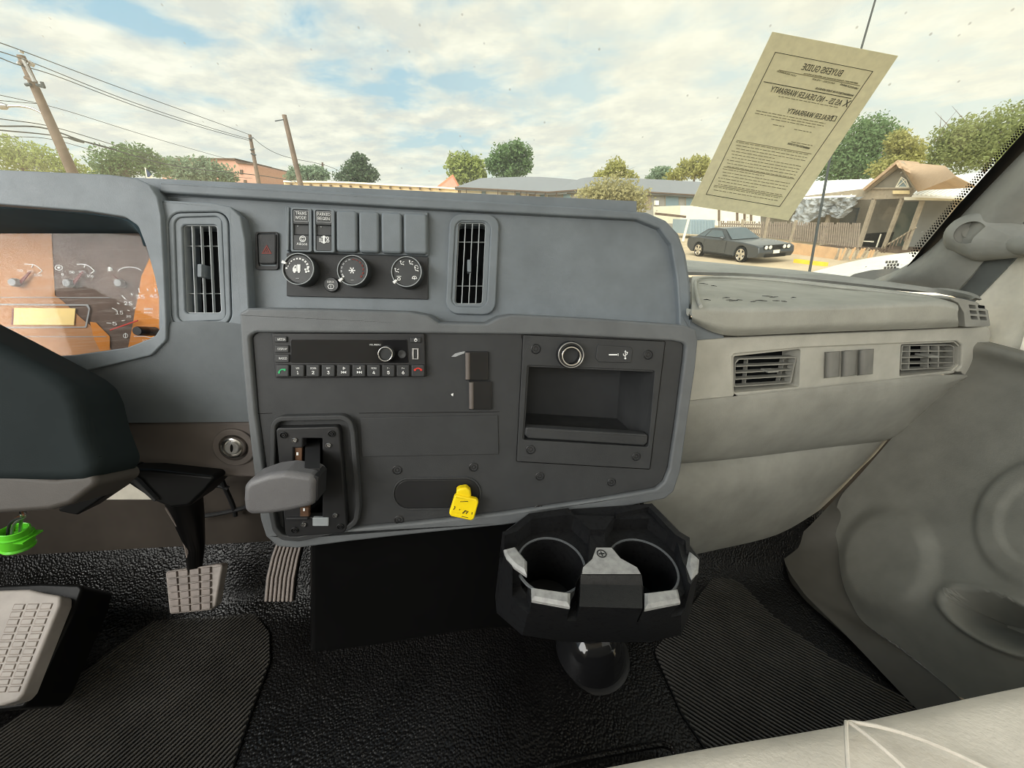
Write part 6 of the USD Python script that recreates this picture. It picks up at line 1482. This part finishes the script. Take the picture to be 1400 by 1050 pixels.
t.add('grille', plate_uv(FPn, qq(-.68, .02, .68, .20), -.05, .03 * S), M_BLK)
for x in (-.6, -.38, .38, .6): t.add('headlight', plate_uv(FPn, Point(x * S, .11 * S).buffer(.08 * S), -.02, .05 * S, .01), M_CREAMW)
t.add('bumper_vent', plate_uv(FPn, qq(-.55, -.32, .55, -.18), -.05, .03 * S), M_BLK)
t.add('licence_plate', plate_uv(FPn, qq(-.16, -.16, .16, -.02), -.02, .05 * S), M_CREAMW)
t.add('mirror', tri(hull([(at_(1.75, 1.02, .10), .07 * S), (at_(1.68, 1.04, .16), .06 * S)], 12)), M_CARP)
t.add('door_line', plate_uv(CP.shift(.052 * S), LineString([(.42 * S, .9 * S), (.36 * S, .32 * S), (1.95 * S, .30 * S), (1.98 * S, .88 * S)]).buffer(.008 * S), -.01, .004), M_BLK)
t.add('side_sill', plate_uv(CP.shift(.05 * S), qq(.45, .2, 2.5, .28), -.05, .02), M_BLK)
t.done()

# ---- white vehicle nose just outside, whip aerial, sticker
t = Thing('white_vehicle', 'white vehicle hood close outside the windscreen by the pillar', 'vehicle')
far_, near_ = [(1085, 379), (1110, 372), (1160, 358.5), (1210, 349.5), (1262, 343.5), (1330, 340)], [(1070, 400), (1100, 398), (1150, 396), (1200, 396), (1260, 396), (1330, 396)]
mid_ = [(1080, 386), (1108, 378), (1158, 370), (1210, 366), (1262, 362), (1330, 360)]
f3, m3_, n3 = [W(*q, Y=2.5) for q in far_], [W(*q, Y=2.05) for q in mid_], [W(*q, Y=1.5) for q in near_]
t.add('hood', patch([[p + np.array([0, .15, -.25]) for p in f3], f3, m3_, n3], 24, 40, .03, toward=[0, 0, 1]), M_WHITEP)
HPL = Plane((m3_[2] + f3[2]) / 2, m3_[3] - m3_[2], f3[2] - m3_[2] + (f3[3] - m3_[3]))
if HPL.n.dot(-HPL.o) < 0: HPL = Plane(HPL.o, -HPL.u, HPL.v)
t.add('cowl_vent', plate(HPL.shift(.04), poly([(1158, 380), (1168, 374.5), (1190, 369.5), (1228, 366), (1240, 372), (1200, 388), (1165, 388)], 2), -.02, 0), M_DARK)
for k, (x, y) in enumerate([(1211, 357), (1213, 361), (1209, 365)]):
    for j in range(4): t.add('decal_line', plate(HPL.shift(.045), stroke([(x + j * 4.4, y - j * .1), (x + j * 4.4 + 3.2, y - j * .1 - .1)], 1.1), -.01, 0), M_DARK)
t.done()
single('whip_aerial', tube([W(1105.5, 378, Y=1.55), W(1107, 370, Y=1.55), W(1135.5, 212, Y=1.5), W(1199, -8, Y=1.4)], [.005, .005, .004, .0025], 8), M_WIRE, 'thin black whip aerial standing outside the windscreen', 'aerial')
t = Thing('glass_sticker', 'small folded white and blue sticker at the windscreen foot above the gauges', 'sticker')
Q = [(197.5, 229), (200.5, 231), (214, 249), (200.5, 249)]
pst = WS.shift(.006)
t.add('white_face', plate(pst, [(197.5, 229), (199.5, 230), (202, 248), (200.5, 249)], -.001, .0), M_WHITEP)
t.add('blue_face', plate(pst, [(199.5, 231), (207, 239), (204, 242), (201.5, 242)], -.001, .0005), mat('navy_print', srgb(90, 100, 120), .6))
t.add('lower_face', plate(pst, [(202, 242), (206.5, 239.5), (214, 249.5), (202, 249.5)], -.001, .0), M_WHITEP)
t.done()
